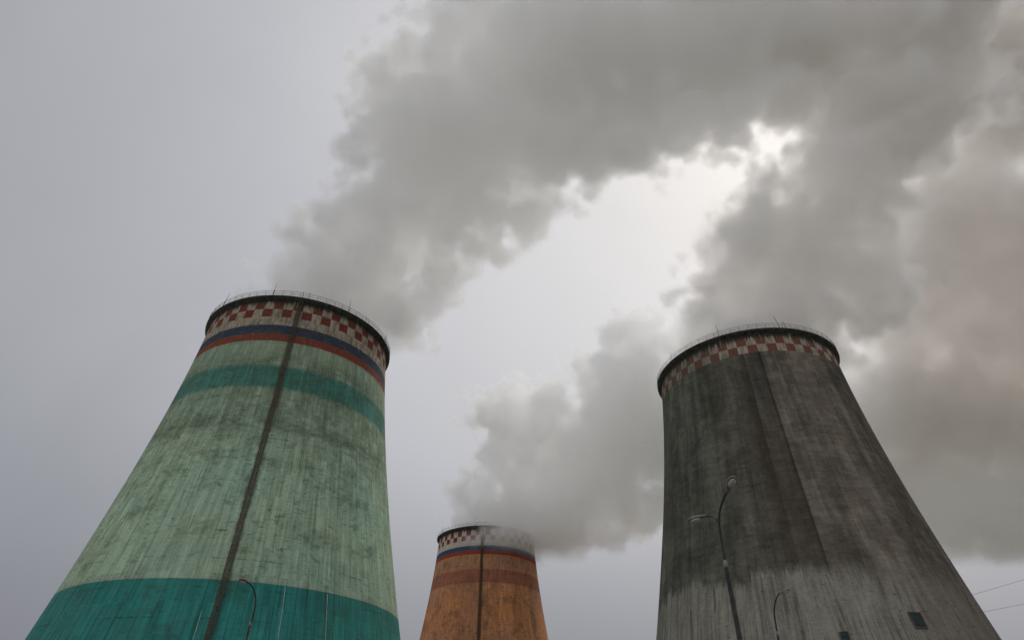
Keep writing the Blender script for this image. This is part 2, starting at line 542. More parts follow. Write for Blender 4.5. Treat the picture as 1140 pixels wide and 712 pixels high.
# ------------------------------------------------------------------ ground
def ground():
    m, g, p = material('wet_gravel_ground')
    tc = g.new('ShaderNodeTexCoord')
    o = tc.outputs['Object']
    big = g.noise(o, 0.02, 5.0, 0.6)
    c = g.mix(g.step(big, 0.4, 0.6), (0.24, 0.225, 0.20), (0.15, 0.15, 0.10))
    c = g.mix(1.0, c, g.step(g.noise(o, 6.0, 4.0, 0.7), 0.3, 0.7, 0.65, 1.3), 'MULTIPLY')
    g.put(p.inputs['Base Color'], c)
    p.inputs['Roughness'].default_value = 0.95
    bm = bmesh.new()
    bmesh.ops.create_circle(bm, cap_ends=True, segments=64, radius=6000)
    tag(link('ground', mesh_of(bm, 'ground', False), m), kind='structure')


ground()

# ------------------------------------------------------------------ cooling towers
SEG = 288


def lathe(name, prof, mat, parent, smooth=True, closed=False):
    """turn (radius, height) pairs round the tower's axis; UV = (degrees from the camera side, height)"""
    bm = bmesh.new()
    uvl = bm.loops.layers.uv.new('UVMap')
    rings = []
    for r, z in prof:
        rings.append([bm.verts.new((r * math.sin(2 * math.pi * k / SEG), r * math.cos(2 * math.pi * k / SEG), z)) for k in range(SEG)])
    pairs = list(zip(range(len(prof) - 1), range(1, len(prof))))
    if closed:
        pairs.append((len(prof) - 1, 0))
    for i, j in pairs:
        for k in range(SEG):
            k2 = (k + 1) % SEG
            f = bm.faces.new((rings[i][k], rings[j][k], rings[j][k2], rings[i][k2]))
            # angle 0 faces -Y; the seam is on the far side (+Y)
            a0, a1 = 180 - 360 * k / SEG, 180 - 360 * (k + 1) / SEG
            for lp, (a, z) in zip(f.loops, ((a0, prof[i][1]), (a0, prof[j][1]), (a1, prof[j][1]), (a1, prof[i][1]))):
                lp[uvl].uv = (a, z)
            f.smooth = smooth
    bmesh.ops.recalc_face_normals(bm, faces=bm.faces)
    return link(name, mesh_of(bm, name, smooth), mat, parent)


def tower(name, label, loc, rt, b, zt, wall, ladder=None, rods=(), cables=(), hatches=(), lip=0.85, H=80.0):
    t = empty(name, (loc[0], loc[1], 0))
    tag(t, label, 'cooling tower', 'cooling towers of the power station')

    def rad(z): return rt * math.sqrt(1 + ((z - zt) / b) ** 2)

    def on(th, z, off=0.0):
        a = R(th)
        r = rad(z) + off
        return Vector((r * math.sin(a), -r * math.cos(a), z))

    zs = [4.0 + (78.7 - 4.0) * i / 70 for i in range(71)]
    out = [(rad(z), z) for z in zs]
    inn = [(rad(z) - 0.6, z) for z in reversed(zs)]
    sh = lathe('wall', out + [(rad(79.9), 79.6), (rad(79.9) - 0.6, 79.6)] + inn, wall, t, closed=True)
    sh.data.materials.append(M_inside)
    n_out = len(out)
    for p in sh.data.polygons:
        c = p.center
        if math.hypot(c.x, c.y) < rad(c.z) - 0.3:
            p.material_index = 1
    lathe('rim_ledge', [(rad(78.9) + 0.02, 79.15), (rad(79) + lip * 0.8, 79.55), (rad(79) + lip, 79.68), (rad(79) + lip, H), (rad(79) - 0.9, H), (rad(79) - 0.9, 79.63), (rad(79) + 0.02, 79.63)], M_ledge, t, False, True)
    # foot: ring beam on slanted supports over a basin wall
    lathe('ring_beam', [(rad(4) + 0.3, 3.4), (rad(4) + 0.3, 4.4), (rad(4) + 0.01, 4.4), (rad(4) - 0.6, 4.0), (rad(4) - 0.7, 3.4)], M_bare, t, False, True)
    lathe('basin_wall', [(rad(0) + 1.6, 0.0), (rad(0) + 1.6, 1.2), (rad(0) + 1.2, 1.2), (rad(0) + 1.2, 0.0)], M_bare, t, False, True)
    bm = bmesh.new()
    for k in range(40):
        for s in (-1, 1):
            a0 = (k + 0.5) * 9.0
            p0, p1 = on(a0, 0.0, 0.0), on(a0 + s * 4.0, 3.6, -0.2)
            tube(bm, [p0, p1], 0.28, 6)
    link('support_frame', mesh_of(bm, 'support_frame'), M_bare, t)
    # railing: two rails on posts
    bm = bmesh.new()
    rr = rad(79) + lip - 0.12
    for hz in (0.60, 1.15):
        pts = [Vector((rr * math.sin(2 * math.pi * k / 144), rr * math.cos(2 * math.pi * k / 144), H + hz)) for k in range(145)]
        tube(bm, pts, 0.040, 5, False)
    for k in range(72):
        a = 2 * math.pi * k / 72
        x, y = rr * math.sin(a), rr * math.cos(a)
        tube(bm, [(x, y, H - 0.05), (x, y, H + 1.17)], 0.036, 5)
    link('railing', mesh_of(bm, 'railing'), M_steel, t)
    for th, hgt, lean in rods:
        bm = bmesh.new()
        a = R(th)
        ur = Vector((math.sin(a), -math.cos(a), 0))
        p = ur * (rad(79) + lip - 0.3) + Vector((0, 0, H - 0.05))
        tube(bm, [p, p + Vector((lean, 0, hgt * 0.55)), p + Vector((lean * 2, 0, hgt))], [0.07, 0.055, 0.03], 6)
        link('lightning_rod', mesh_of(bm, 'lightning_rod'), M_steel, t)
    if ladder is not None:
        th0, wdeg = ladder
        lad = None
        bm = bmesh.new()
        wz = [1.5 + (79.4 - 1.5) * i / 60 for i in range(61)]
        wm = 0.33
        for s in (-1, 1):
            pts = []
            for z in wz:
                a = th0 + s * math.degrees(wm / rad(z))
                pts.append(on(a, z, 0.22))
            tube(bm, pts, 0.045, 5)
        for i in range(195):
            z = 1.8 + i * 0.4
            da = math.degrees(wm / rad(z))
            tube(bm, [on(th0 - da, z, 0.22), on(th0 + da, z, 0.22)], 0.025, 4)
        lad = link('ladder', mesh_of(bm, 'ladder'), M_rust, t)
        bm = bmesh.new()
        for i in range(64):
            z = 3.5 + i * 1.2
            pts = []
            for q in range(9):
                f = math.pi * q / 8
                da = math.degrees(0.42 * math.cos(f) / rad(z))
                pts.append(on(th0 + da, z, 0.24 + 0.72 * math.sin(f)))
            tube(bm, pts, 0.045, 4, False)
        for f in (0.25, 0.5, 0.75):
            pts = []
            for z in wz[2:]:
                da = math.degrees(0.42 * math.cos(math.pi * f) / rad(z))
                pts.append(on(th0 + da, z, 0.24 + 0.72 * math.sin(math.pi * f)))
            tube(bm, pts, 0.035, 4, False)
        link('safety_cage', mesh_of(bm, 'safety_cage'), M_rust, lad)
    for th, z0, z1 in cables:
        bm = bmesh.new()
        n = 14
        tube(bm, [on(th + 0.05 * math.sin(i * 1.7), z0 + (z1 - z0) * i / n, 0.06) for i in range(n + 1)], 0.035, 5)
        link('down_cable', mesh_of(bm, 'down_cable'), M_wire, t)
    for th, z, wd, hg in hatches:
        a = R(th)
        slope = math.atan2(rad(z - 1) - rad(z + 1), 2.0)
        mt = Matrix.Rotation(a, 4, 'Z') @ Matrix.Rotation(-slope, 4, 'X')
        bm = bmesh.new()
        box(bm, on(th, z, 0.06), wd, 0.16, hg, mt)
        for q in (-0.25, 0.25):
            box(bm, on(th, z, 0.15) + mt.to_3x3() @ Vector((0, 0, q * hg)), wd * 0.96, 0.06, 0.10, mt)
        bmesh.ops.bevel(bm, geom=bm.edges[:], offset=0.015, segments=1)
        hb = link('hatch', mesh_of(bm, 'hatch', False), M_hatch, t)
        bm = bmesh.new()
        q = mt.to_3x3()
        c = on(th, z, 0.10)
        for sx in (-1, 1):
            box(bm, c + q @ Vector((sx * (wd / 2 + 0.07), 0, 0)), 0.13, 0.22, hg + 0.26, mt)
        for sz in (-1, 1):
            box(bm, c + q @ Vector((0, 0, sz * (hg / 2 + 0.07))), wd - 0.004, 0.22, 0.13, mt)
        link('hatch_frame', mesh_of(bm, 'hatch_frame', False), M_rust, hb)
    return t, on


tower('cooling_tower', 'green and teal painted cooling tower with a dark caged ladder and checkered rim',
      (-48.11, 120.03), 18.66, 64.5, 95.86, M_green, ladder=(16.1, 3),
      rods=((-37.0, 4.0, 0.35), (-0.8, 3.4, 0.15), (16.3, 1.9, 0.0), (19.8, 1.8, 0.05), (44.3, 3.2, 0.1), (83.5, 3.4, 0.0), (58.0, 1.8, 0.0), (-120, 3.4, 0), (150, 3.4, 0)),
      cables=((33.1, 2.0, 23.7), (46.6, 2.0, 23.6), (12.6, 2.0, 19.5)), lip=0.80)
tower('cooling_tower', 'soot blackened grey cooling tower with a pale bare concrete foot and two small dark hatches',
      (56.80, 132.40), 19.63, 67.0, 95.33, M_soot, ladder=(150, 3),
      rods=((-69.5, 2.6, 0.1), (-32.1, 3.3, -0.1), (3.4, 3.6, -0.35), (7.2, 2.2, -0.15), (60, 2.6, 0), (130, 3.3, 0), (-140, 3.3, 0)),
      hatches=((8.2, 20.5, 1.75, 2.15), (-14.2, 17.9, 1.05, 2.0)), lip=0.88)
tower('cooling_tower', 'orange painted cooling tower with a dark red band, farthest of the three',
      (-10.54, 264.73), 18.95, 64.4, 94.85, M_orange, ladder=(-2.3, 3),
      rods=((-60, 3.0, 0), (40, 3.0, 0), (140, 3, 0)), lip=0.86)


# ------------------------------------------------------------------ street lamps
def lamp_head(name, p, d, parent, mat, sc=1.0, roll=0.0):
    """a cobra-type head at p pointing along d: tapered metal shell with a glass bowl below"""
    d = Vector(d).normalized()
    side = d.cross(Vector((0, 0, 1))).normalized()
    up = side.cross(d)
    M = Matrix((side, d, up)).transposed().to_4x4()
    M = Matrix.Translation(p) @ M @ Matrix.Scale(sc, 4)
    sec = [(0.00, .050, .050, 0), (0.08, .065, .060, 0), (0.18, .085, .080, .005), (0.34, .15, .10, .01), (0.52, .18, .105, .01), (0.66, .165, .085, .0), (0.74, .11, .05, -.01), (0.77, .03, .02, -.015)]
    bm = bmesh.new()
    rings = []
    for y, rx, rz, oz in sec:
        ring = []
        for k in range(14):
            a = 2 * math.pi * k / 14
            zz = math.sin(a) * rz
            if zz < 0:
                zz *= 0.55
            ring.append(bm.verts.new(M @ Vector((math.cos(a) * rx, y, zz + oz))))
        rings.append(ring)
    for r0, r1 in zip(rings[:-1], rings[1:]):
        for k in range(14):
            bm.faces.new((r0[k], r0[(k + 1) % 14], r1[(k + 1) % 14], r1[k]))
    bm.faces.new(rings[0])
    bm.faces.new(rings[-1])
    bmesh.ops.recalc_face_normals(bm, faces=bm.faces)
    h = link('lamp_head', mesh_of(bm, 'lamp_head'), mat, parent)
    bm = bmesh.new()
    bmesh.ops.create_uvsphere(bm, u_segments=14, v_segments=8, radius=1.0, matrix=M @ Matrix.Translation((0, 0.48, -0.055)) @ Matrix.Diagonal((0.135, 0.21, 0.085, 1)))
    link('lens', mesh_of(bm, 'lens'), M_lens, h)
    return h


def street_lamp(label, loc, zc, arms, heads, mat=None, thick=0.085, sc=1.0):
    t = empty('street_lamp', (loc[0], loc[1], 0))
    tag(t, label, 'street lamp', 'street lamps in front of the towers')
    bm = bmesh.new()
    tube(bm, [(0, 0, 0), (0, 0, 0.5), (0, 0, 0.55), (0, 0, zc)], [thick * 1.5, thick * 1.5, thick, thick * 0.8], 14)
    link('pole', mesh_of(bm, 'pole'), M_pole, t)
    bm = bmesh.new()
    tube(bm, [(0, 0, 0), (0, 0, 0.02), (0, 0, 0.03)], [thick * 2.6, thick * 2.6, thick * 2.5], 14)
    link('base_plate', mesh_of(bm, 'base_plate'), M_pole, t)
    bm = bmesh.new()
    tube(bm, [(0, 0, zc - 0.10), (0, 0, zc + 0.02), (0, 0, zc + 0.16)], [thick * 0.86, thick * 0.86, thick * 0.5], 12)
    link('collar', mesh_of(bm, 'collar'), M_collar, t)
    for keys, r in arms:
        bm = bmesh.new()
        pts = curve_pts([Vector(k) - Vector((loc[0], loc[1], 0)) for k in keys])
        tube(bm, pts, [r * (1 - 0.25 * i / len(pts)) for i in range(len(pts))], 8)
        link('arm', mesh_of(bm, 'arm'), M_pole, t)
    for p, d in heads:
        lamp_head('lamp_head', Vector(p) - Vector((loc[0], loc[1], 0)), d, t, mat or M_head, sc)
    return t


street_lamp('tall double armed street lamp in front of the soot blackened tower', (7.03, 21.5), 7.28,
            [([(7.03, 21.5, 7.25), (7.04, 21.5, 7.96), (7.06, 21.45, 8.64), (7.13, 21.3, 9.05), (7.24, 21.0, 9.35), (7.33, 20.75, 9.51)], 0.05), ([(7.07, 21.5, 8.62), (7.05, 21.6, 8.81), (7.0, 21.85, 9.0), (6.86, 22.1, 9.12)], 0.038)], [((7.3, 20.75, 9.45), (0.18, -0.85, 0.50)), ((6.89, 22.1, 9.12), (-0.85, 0.5, -0.12))], None, 0.100, 0.92)
street_lamp('single armed street lamp before the bare concrete foot of the grey tower', (14.14, 37.0), 7.75,
            [([(14.14, 37.0, 7.7), (14.19, 37.0, 8.43), (14.21, 36.9, 8.86), (14.3, 36.6, 9.34), (14.47, 36.2, 9.67)], 0.048)], [((14.46, 36.2, 9.64), (0.75, -0.6, 0.15))], None, 0.080, 0.75)
street_lamp('single armed street lamp with a rusty red head before the green tower', (-13.31, 35.0), 7.88,
            [([(-13.31, 35.0, 7.8), (-13.25, 35.0, 8.49), (-13.32, 35.0, 9.1), (-13.48, 34.8, 9.54), (-13.64, 34.5, 9.75)], 0.048)], [((-13.62, 34.5, 9.73), (-0.5, -0.8, 0.1))], M_redhead, 0.080, 0.85)

# ------------------------------------------------------------------ overhead wires
for a, b, lab in [((76.74, 112.47, 26.01), (125.09, 94.48, 38.96), 'thin upper overhead wire strung out from the grey tower at the right'), ((75.59, 110.51, 22.95), (111.22, 92.49, 29.36), 'thin lower overhead wire strung out from the grey tower at the right')]:
    a, b = Vector(a), Vector(b)
    bm = bmesh.new()
    n = 40
    tube(bm, [a.lerp(b, i / n) - Vector((0, 0, 0.6 * 4 * (i / n) * (1 - i / n))) for i in range(n + 1)], 0.022, 5)
    tag(link('overhead_wire', mesh_of(bm, 'overhead_wire'), M_black), lab, 'wire', 'overhead wires beside the grey tower')

# ------------------------------------------------------------------ smoke
CLASSES = [5.0, 8.0, 12.0, 17.0, 24.0]


def smoke_material(name, col, dens, aniso=0.3):
    m = bpy.data.materials.new(name)
    m.use_nodes = True
    t = m.node_tree
    t.nodes.clear()
    out = t.nodes.new('ShaderNodeOutputMaterial')
    v = t.nodes.new('ShaderNodeVolumePrincipled')
    v.inputs['Color'].default_value = (*col, 1)
    v.inputs['Density'].default_value = dens
    v.inputs['Density Attribute'].default_value = 'density'
    v.inputs['Anisotropy'].default_value = aniso
    t.links.new(v.outputs[0], out.inputs['Volume'])
    return m


def plume(name, label, puffs, mat, voxel=1.2, soft=2.0, lump=8.0, fine=3.6, zmin=79.8, seed=0.0, spill=None, wisp=0.15, bias=7.5):
    """billows = union of balls at the listed points, roughened by turbulence, sampled once into a density grid"""
    me = bpy.data.meshes.new(name)
    me.from_pydata([p[:3] for p in puffs], [], [])
    at = me.attributes.new('billow_size', 'INT', 'POINT')
    at.data.foreach_set('value', [p[3] for p in puffs])
    o = link(name, me, mat)
    tag(o, label, 'smoke', 'smoke plumes of the cooling towers', 'stuff')
    ng = bpy.data.node_groups.new(name, 'GeometryNodeTree')
    ng.interface.new_socket('Geometry', in_out='INPUT', socket_type='NodeSocketGeometry')
    ng.interface.new_socket('Geometry', in_out='OUTPUT', socket_type='NodeSocketGeometry')
    g = Nodes(ng)
    gi, go = g.new('NodeGroupInput'), g.new('NodeGroupOutput')
    pos = g.new('GeometryNodeInputPosition').outputs[0]

    def vadd(a, b, op='ADD'):
        n = g.new('ShaderNodeVectorMath', operation=op)
        g.put(n.inputs[0], a)
        if op == 'SCALE':
            g.put(n.inputs['Scale'], b)
        else:
            g.put(n.inputs[1], b)
        return n.outputs[0]
    sp = vadd(pos, (seed * 37.0, seed * 91.0, seed * 13.0))
    warp = vadd(vadd(g.noise(sp, 0.035, 3.0, 0.55, 0.0, True), (0.5, 0.5, 0.5), 'SUBTRACT'), 10.0, 'SCALE')
    warp2 = vadd(vadd(g.noise(sp, 0.14, 3.0, 0.6, 0.0, True), (0.5, 0.5, 0.5), 'SUBTRACT'), 5.0, 'SCALE')
    wp = vadd(vadd(pos, warp), warp2)
    sdf = None
    for i, r in enumerate(CLASSES):
        if not any(p[3] == i for p in puffs):
            continue
        na = g.new('GeometryNodeInputNamedAttribute', data_type='INT')
        na.inputs['Name'].default_value = 'billow_size'
        cmp = g.new('FunctionNodeCompare', data_type='INT', operation='EQUAL')
        ng.links.new([s for s in na.outputs if s.enabled and s.type == 'INT'][0], cmp.inputs[2])
        cmp.inputs[3].default_value = i
        sg = g.new('GeometryNodeSeparateGeometry', domain='POINT')
        ng.links.new(gi.outputs[0], sg.inputs[0])
        ng.links.new(cmp.outputs[0], sg.inputs[1])
        pr = g.new('GeometryNodeProximity', target_element='POINTS')
        ng.links.new(sg.outputs[0], pr.inputs[0])
        ng.links.new(wp, pr.inputs['Sample Position'])
        dist = g.m('SUBTRACT', pr.outputs['Distance'], r)
        sdf = dist if sdf is None else g.m('MINIMUM', sdf, dist)
    # cauliflower billows on the surface and wisps along the edges
    vo = g.new('ShaderNodeTexVoronoi', feature='F1')
    ng.links.new(vadd(sp, warp2), vo.inputs['Vector'])
    vo.inputs['Scale'].default_value = 0.085
    vo.inputs['Detail'].default_value = 2.0
    vo.inputs['Roughness'].default_value = 0.64
    sdf = g.add(sdf, g.mul(g.sub(vo.outputs['Distance'], 0.62), lump * 1.6))
    nf = g.noise(sp, 0.11, 6.0, 0.63)
    sdf = g.add(g.sub(sdf, bias), g.mul(g.sub(nf, 0.5), fine * 4.0))
    dens = g.step(sdf, 0.8, -soft, 0.0, 1.0, True)
    inner = g.step(g.noise(sp, 0.045, 4.0, 0.6), 0.3, 0.7, 1.0 - wisp, 1.0 + wisp)
    dens = g.mul(dens, inner)
    sepp = g.new('ShaderNodeSeparateXYZ')
    ng.links.new(pos, sepp.inputs[0])
    if spill is None:
        dens = g.mul(dens, g.step(sepp.outputs[2], zmin, zmin + 2.5))
    else:
        sx, sy, sr = spill      # below the rim only outside the shell, thinning quickly
        rr = g.m('POWER', g.add(g.m('POWER', g.sub(sepp.outputs[0], sx), 2.0), g.m('POWER', g.sub(sepp.outputs[1], sy), 2.0)), 0.5)
        outside = g.step(rr, sr, sr + 1.0)
        dens = g.mul(dens, g.m('MAXIMUM', g.step(sepp.outputs[2], zmin, zmin + 2.5), g.mul(outside, g.step(sepp.outputs[2], zmin - 11.0, zmin - 3.0))))
    xs = [(min(p[k] - CLASSES[p[3]] for p in puffs) - 8, max(p[k] + CLASSES[p[3]] for p in puffs) + 8) for k in range(3)]
    xs[2] = (max(xs[2][0], zmin - (11 if spill else 1)), xs[2][1])
    vc = g.new('GeometryNodeVolumeCube')
    vc.inputs['Background'].default_value = 0.0
    vc.inputs['Min'].default_value = [a for a, b in xs]
    vc.inputs['Max'].default_value = [b for a, b in xs]
    for s, (a, b) in zip(('X', 'Y', 'Z'), xs):
        vc.inputs['Resolution ' + s].default_value = max(8, int((b - a) / voxel))
    ng.links.new(dens, vc.inputs['Density'])
    sm = g.new('GeometryNodeSetMaterial')
    sm.inputs['Material'].default_value = mat
    ng.links.new(vc.outputs[0], sm.inputs[0])
    ng.links.new(sm.outputs[0], go.inputs[0])
    md = o.modifiers.new('billows', 'NODES')
    md.node_group = ng
    md.show_viewport = False
    return o


PUFFS_GREEN = [(-45.5,120.4,83,2),(-52.1,116.6,76,0),(-50.2,114.2,88,0),(-51.3,119.8,87.7,1),(-51.8,115.8,77.4,0),(-38.8,123.9,78.7,0),(-45.8,120.6,74.9,0),(-50.3,116,88.6,0),(-42.7,119.3,95,2),(-43,120.5,86.3,1),(-50.5,123.7,95.7,1),(-38.9,112.3,95.6,0),(-37.4,119.4,101.4,1),(-40.4,112.1,97.3,0),(-45.2,126.3,103.2,0),(-40.5,109.9,92.8,0),(-36,119.6,107.7,2),(-38.2,127.7,106,0),(-37.8,118.4,99.3,0),(-29.1,124.4,108,0),(-29.5,120,112.2,0),(-42.6,113.1,107.1,0),(-29.7,117.3,106.1,1),(-39.4,117.1,118,0),(-31.7,119.5,117.3,2),(-29.4,112.1,127,0),(-34.4,118.9,109.2,0),(-37.5,121.9,113.8,1),(-26.9,120.3,109.4,1),(-33.4,112.1,114.4,1),(-35.8,119.1,112.5,1),(-23.1,118.5,125.2,0),(-26.4,118.2,130.1,2),(-28.9,116.7,119.4,0),(-31.4,110.5,132.8,1),(-27.1,115.5,120.2,1),(-25.1,109.6,135.7,1),(-30.7,113.8,135.8,1),(-26.5,111.8,121.8,0),(-27.4,119.2,141.5,0),(-22,116.3,142.9,3),(-12.7,117.3,146.1,2),(-14.6,115.3,152.1,1),(-18.9,122.3,149.6,1),(-30.1,122.9,135.9,1),(-29.3,107.9,142.7,0),(-20.8,113,131.8,1),(-31.2,121.6,141,1),(-17,116.2,152,3),(-13.2,107.8,158.3,1),(-27.4,125.4,152.9,1),(-23.6,130.6,152.3,1),(-10.2,117.9,143,1),(-26.6,116.2,158.1,2),(-24.5,128.4,155.1,1),(-15.3,129,161.2,1),(-1.6,115.5,169.7,3),(-15.7,115.6,167.3,2),(9.1,113.2,173.6,2),(12.2,113.3,172.3,1),(-5.1,132.5,171.7,1),(-6.5,114.3,154.9,2),(8.2,125,168.7,2),(-4.8,117.5,182.3,2),(14.1,114.6,178.6,4),(26.8,117.5,167.3,2),(31.5,108.8,170.9,1),(2.6,114.1,168.3,2),(20.5,129.7,172.3,2),(15.3,99.9,182.5,1),(12.4,101,179.7,1),(24.4,109.6,182.7,2),(36.8,119.4,182.7,4),(28.6,99.2,183.7,1),(25.6,105.9,177.8,2),(42.6,124.7,173.4,2),(34.8,119.4,199.4,1),(23.3,117.8,169,1),(40.4,114,171.5,2),(40.3,131.8,184.8,1),(57.4,114.6,193.2,4),(58.8,103.2,207.4,2),(44,129.7,192.2,1),(45.7,101.8,203.2,1),(64.4,103.2,190.6,2),(52.8,128,198.6,3),(64.6,119.1,179.4,2),(76.7,109.5,191.7,1),(81.7,119.1,205.3,4),(83.6,100,203.5,2),(96.7,119.6,192.7,1),(81.3,106,193,2),(66.4,114.4,217.7,2),(73.8,102.5,217.9,2),(65.9,123.1,202.2,2),(77.4,133.4,205.5,2),(-33.3,117,178,1),(-33.1,121.9,173.4,0),(-38.3,118.9,174.9,0),(-33.5,120.7,172.8,0),(-36.8,111.7,179.8,0),(-38.5,117,168.7,0),(-40.7,118.8,166.4,0),(-39.9,115.2,166,0),(-41.5,119.3,168.4,0),(-38.4,120.5,166.8,0),(-16.5,116,200.4,1),(-19.8,111.6,202.8,0),(-20.2,110.7,199,0),(-22.8,117.2,197.9,0),(-20,115.1,195.4,0),(-3.2,116,229.8,2),(4.5,120.6,227.5,1),(-12.4,114.1,229.6,1),(-4,106.6,229.2,1),(2.6,124.4,229.2,1),(-43.1,120,119.2,0),(-43.3,118.5,117.3,0),(-45.4,121.4,118.9,0),(-43.5,118.5,117.2,0),(-45.6,121.1,119.2,0),(-45.8,120,104.6,0),(-45.7,117.9,103.6,0),(-48.1,120.1,104.7,0),(-46.7,119.2,102.5,0),(-46.8,120.2,102.4,0),(-51.6,119,96.6,0),(-51.1,118.5,95.1,0),(-53,119.4,96.8,0),(-50.9,117.8,96.1,0),(-51.2,119.2,95.2,0),(-30.6,120,88.5,0),(-28.5,121.8,88.9,0),(-29.8,119.9,86.4,0),(-32.4,118.5,87.7,0),(-31.2,120.4,91,0),(-28.2,120,95.2,0),(-28.4,119.6,93.2,0),(-26.6,121.5,95.6,0),(-29.8,119.9,96.7,0),(-26.5,120.6,94.7,0),(30.2,115,143.9,0),(27.9,111.2,145.2,0),(30.9,111.3,143.1,0),(28.9,111.6,143.4,0),(32.2,111.8,143.8,0),(19.8,115,138.9,0),(16.9,114.9,139.5,0),(22.1,116.5,139.4,0),(22.3,113.3,138.8,0),(22.7,114.8,138.9,0),(49.4,115,150.6,0),(51.9,114.9,153.4,0),(48.6,114.1,154.1,0),(46.1,113,151.3,0),(46.1,117.3,151.7,0),(4.8,118,126.5,0),(3.5,120.8,125.9,0),(2.9,116.2,127,0),(6.5,118.6,124.3,0),(3.8,120.5,124.8,0),(-11.2,118,116.6,0),(-10,120.2,118.5,0),(-10.7,121.1,116.3,0),(-10.8,119.3,114.1,0),(-13.5,119.1,115.3,0),(40,115,145.8,0),(40.7,116.8,144.8,0),(38.5,114.4,144,0),(39.9,112.8,144.8,0),(41,112.9,144.4,0),(60.4,115,157.2,0),(63.6,116.2,157.1,0),(63.9,114.6,156.6,0),(62.4,117.6,155.2,0),(63.7,116.1,158.5,0),(77.7,115,175,0),(74.3,118.1,174,0),(79.1,114.3,171.5,0),(74.7,113.6,172.5,0),(73.9,117,175.4,0),(-19.9,119,107.3,0),(-18.4,119,105.9,0),(-21.7,118.2,107.4,0),(-19.4,116.9,107.7,0),(-21.1,118.7,105.1,0),(-34.2,118,153.7,0),(-36.4,118,156.1,0),(-31.6,119.4,152.3,0),(-34.8,117.3,150.8,0),(-35.5,117.8,150.6,0),(-3.7,117,131.4,1),(1.7,116.8,130.8,0),(-1,112.8,130.6,0),(-2.8,117.4,136.4,0),(-3.3,115.1,137,0),(8.7,116,137.5,1),(5.8,113.8,140.3,0),(11.9,112.3,139.3,0),(6.3,117.9,134.3,0),(7.6,111.7,135.7,0),(21.8,115,149.8,1),(22.9,120.5,149.1,0),(19.6,112.3,146.2,0),(20.1,109.8,151.6,0),(24.4,115.8,154.3,0),(-12.1,118,129,1),(-7.8,119.5,130.4,0),(-16.2,117.5,128.2,0),(-15.3,121.7,129.2,0),(-16.8,117.2,128.7,0),(-23.8,119,121.5,1),(-23.2,115.2,124.8,0),(-23.8,120.8,126.2,0),(-25.5,115.9,124.4,0),(-25.8,118.9,117.4,0),(-4.7,116,214.5,2),(-5.8,111.1,211.1,0),(-4.1,115.3,208.1,0),(1.6,120.4,213.9,0),(-1.6,113.2,208.7,0),(22.2,115,221.6,2),(29,116,227,1),(29.8,110.1,220.3,0),(30.1,109.8,220.7,0),(27.6,112.8,213.8,0),(41.5,115,224.7,3),(41.6,115.9,236,1),(47.3,107.1,230.9,1),(51,118.1,226.6,1),(33.3,114,228.8,1),(-41.1,117,186.3,0),(-43.9,119,184.5,0),(-41.5,113.7,186.3,0),(-44.1,116.2,188.4,0),(-40.7,114.5,189,0),(-40.6,117,172.4,0),(-37.7,116.7,173.4,0),(-40.4,119.2,170.5,0),(-40.7,120.2,172.8,0),(-39.4,120.1,172.5,0),(-35.2,117,164.2,0),(-36,113.7,165.6,0),(-34.8,117.2,167.1,0),(-36.8,116.6,166.9,0),(-33.2,115.9,162.4,0),(-31.9,117,193,0),(-32.2,112.9,191.9,0),(-28,115.6,194.3,0),(-36,119.3,192.8,0),(-36.2,117.6,193.2,0),(-16.6,118,122.1,1),(-18,121.6,122.8,0),(-14.5,119,126.1,0),(-14.8,117.3,126.3,0),(-20.1,116.3,123.3,0),(-7.2,118,125.5,0),(-3.5,117.6,127.8,0),(-7.3,119.6,122.1,0),(-9.8,120.4,124.9,0),(-6.2,115.6,123.1,0),(69,126,126.8,0),(69,127.3,129.5,0),(71.8,126,126.5,0),(72,125,126.1,0),(69.2,124,129.1,0),(66.3,127,117.6,0),(67.7,124.5,118.7,0),(65.7,130,118.2,0),(68.6,125.4,116.7,0),(66.9,127.5,114.5,0)]
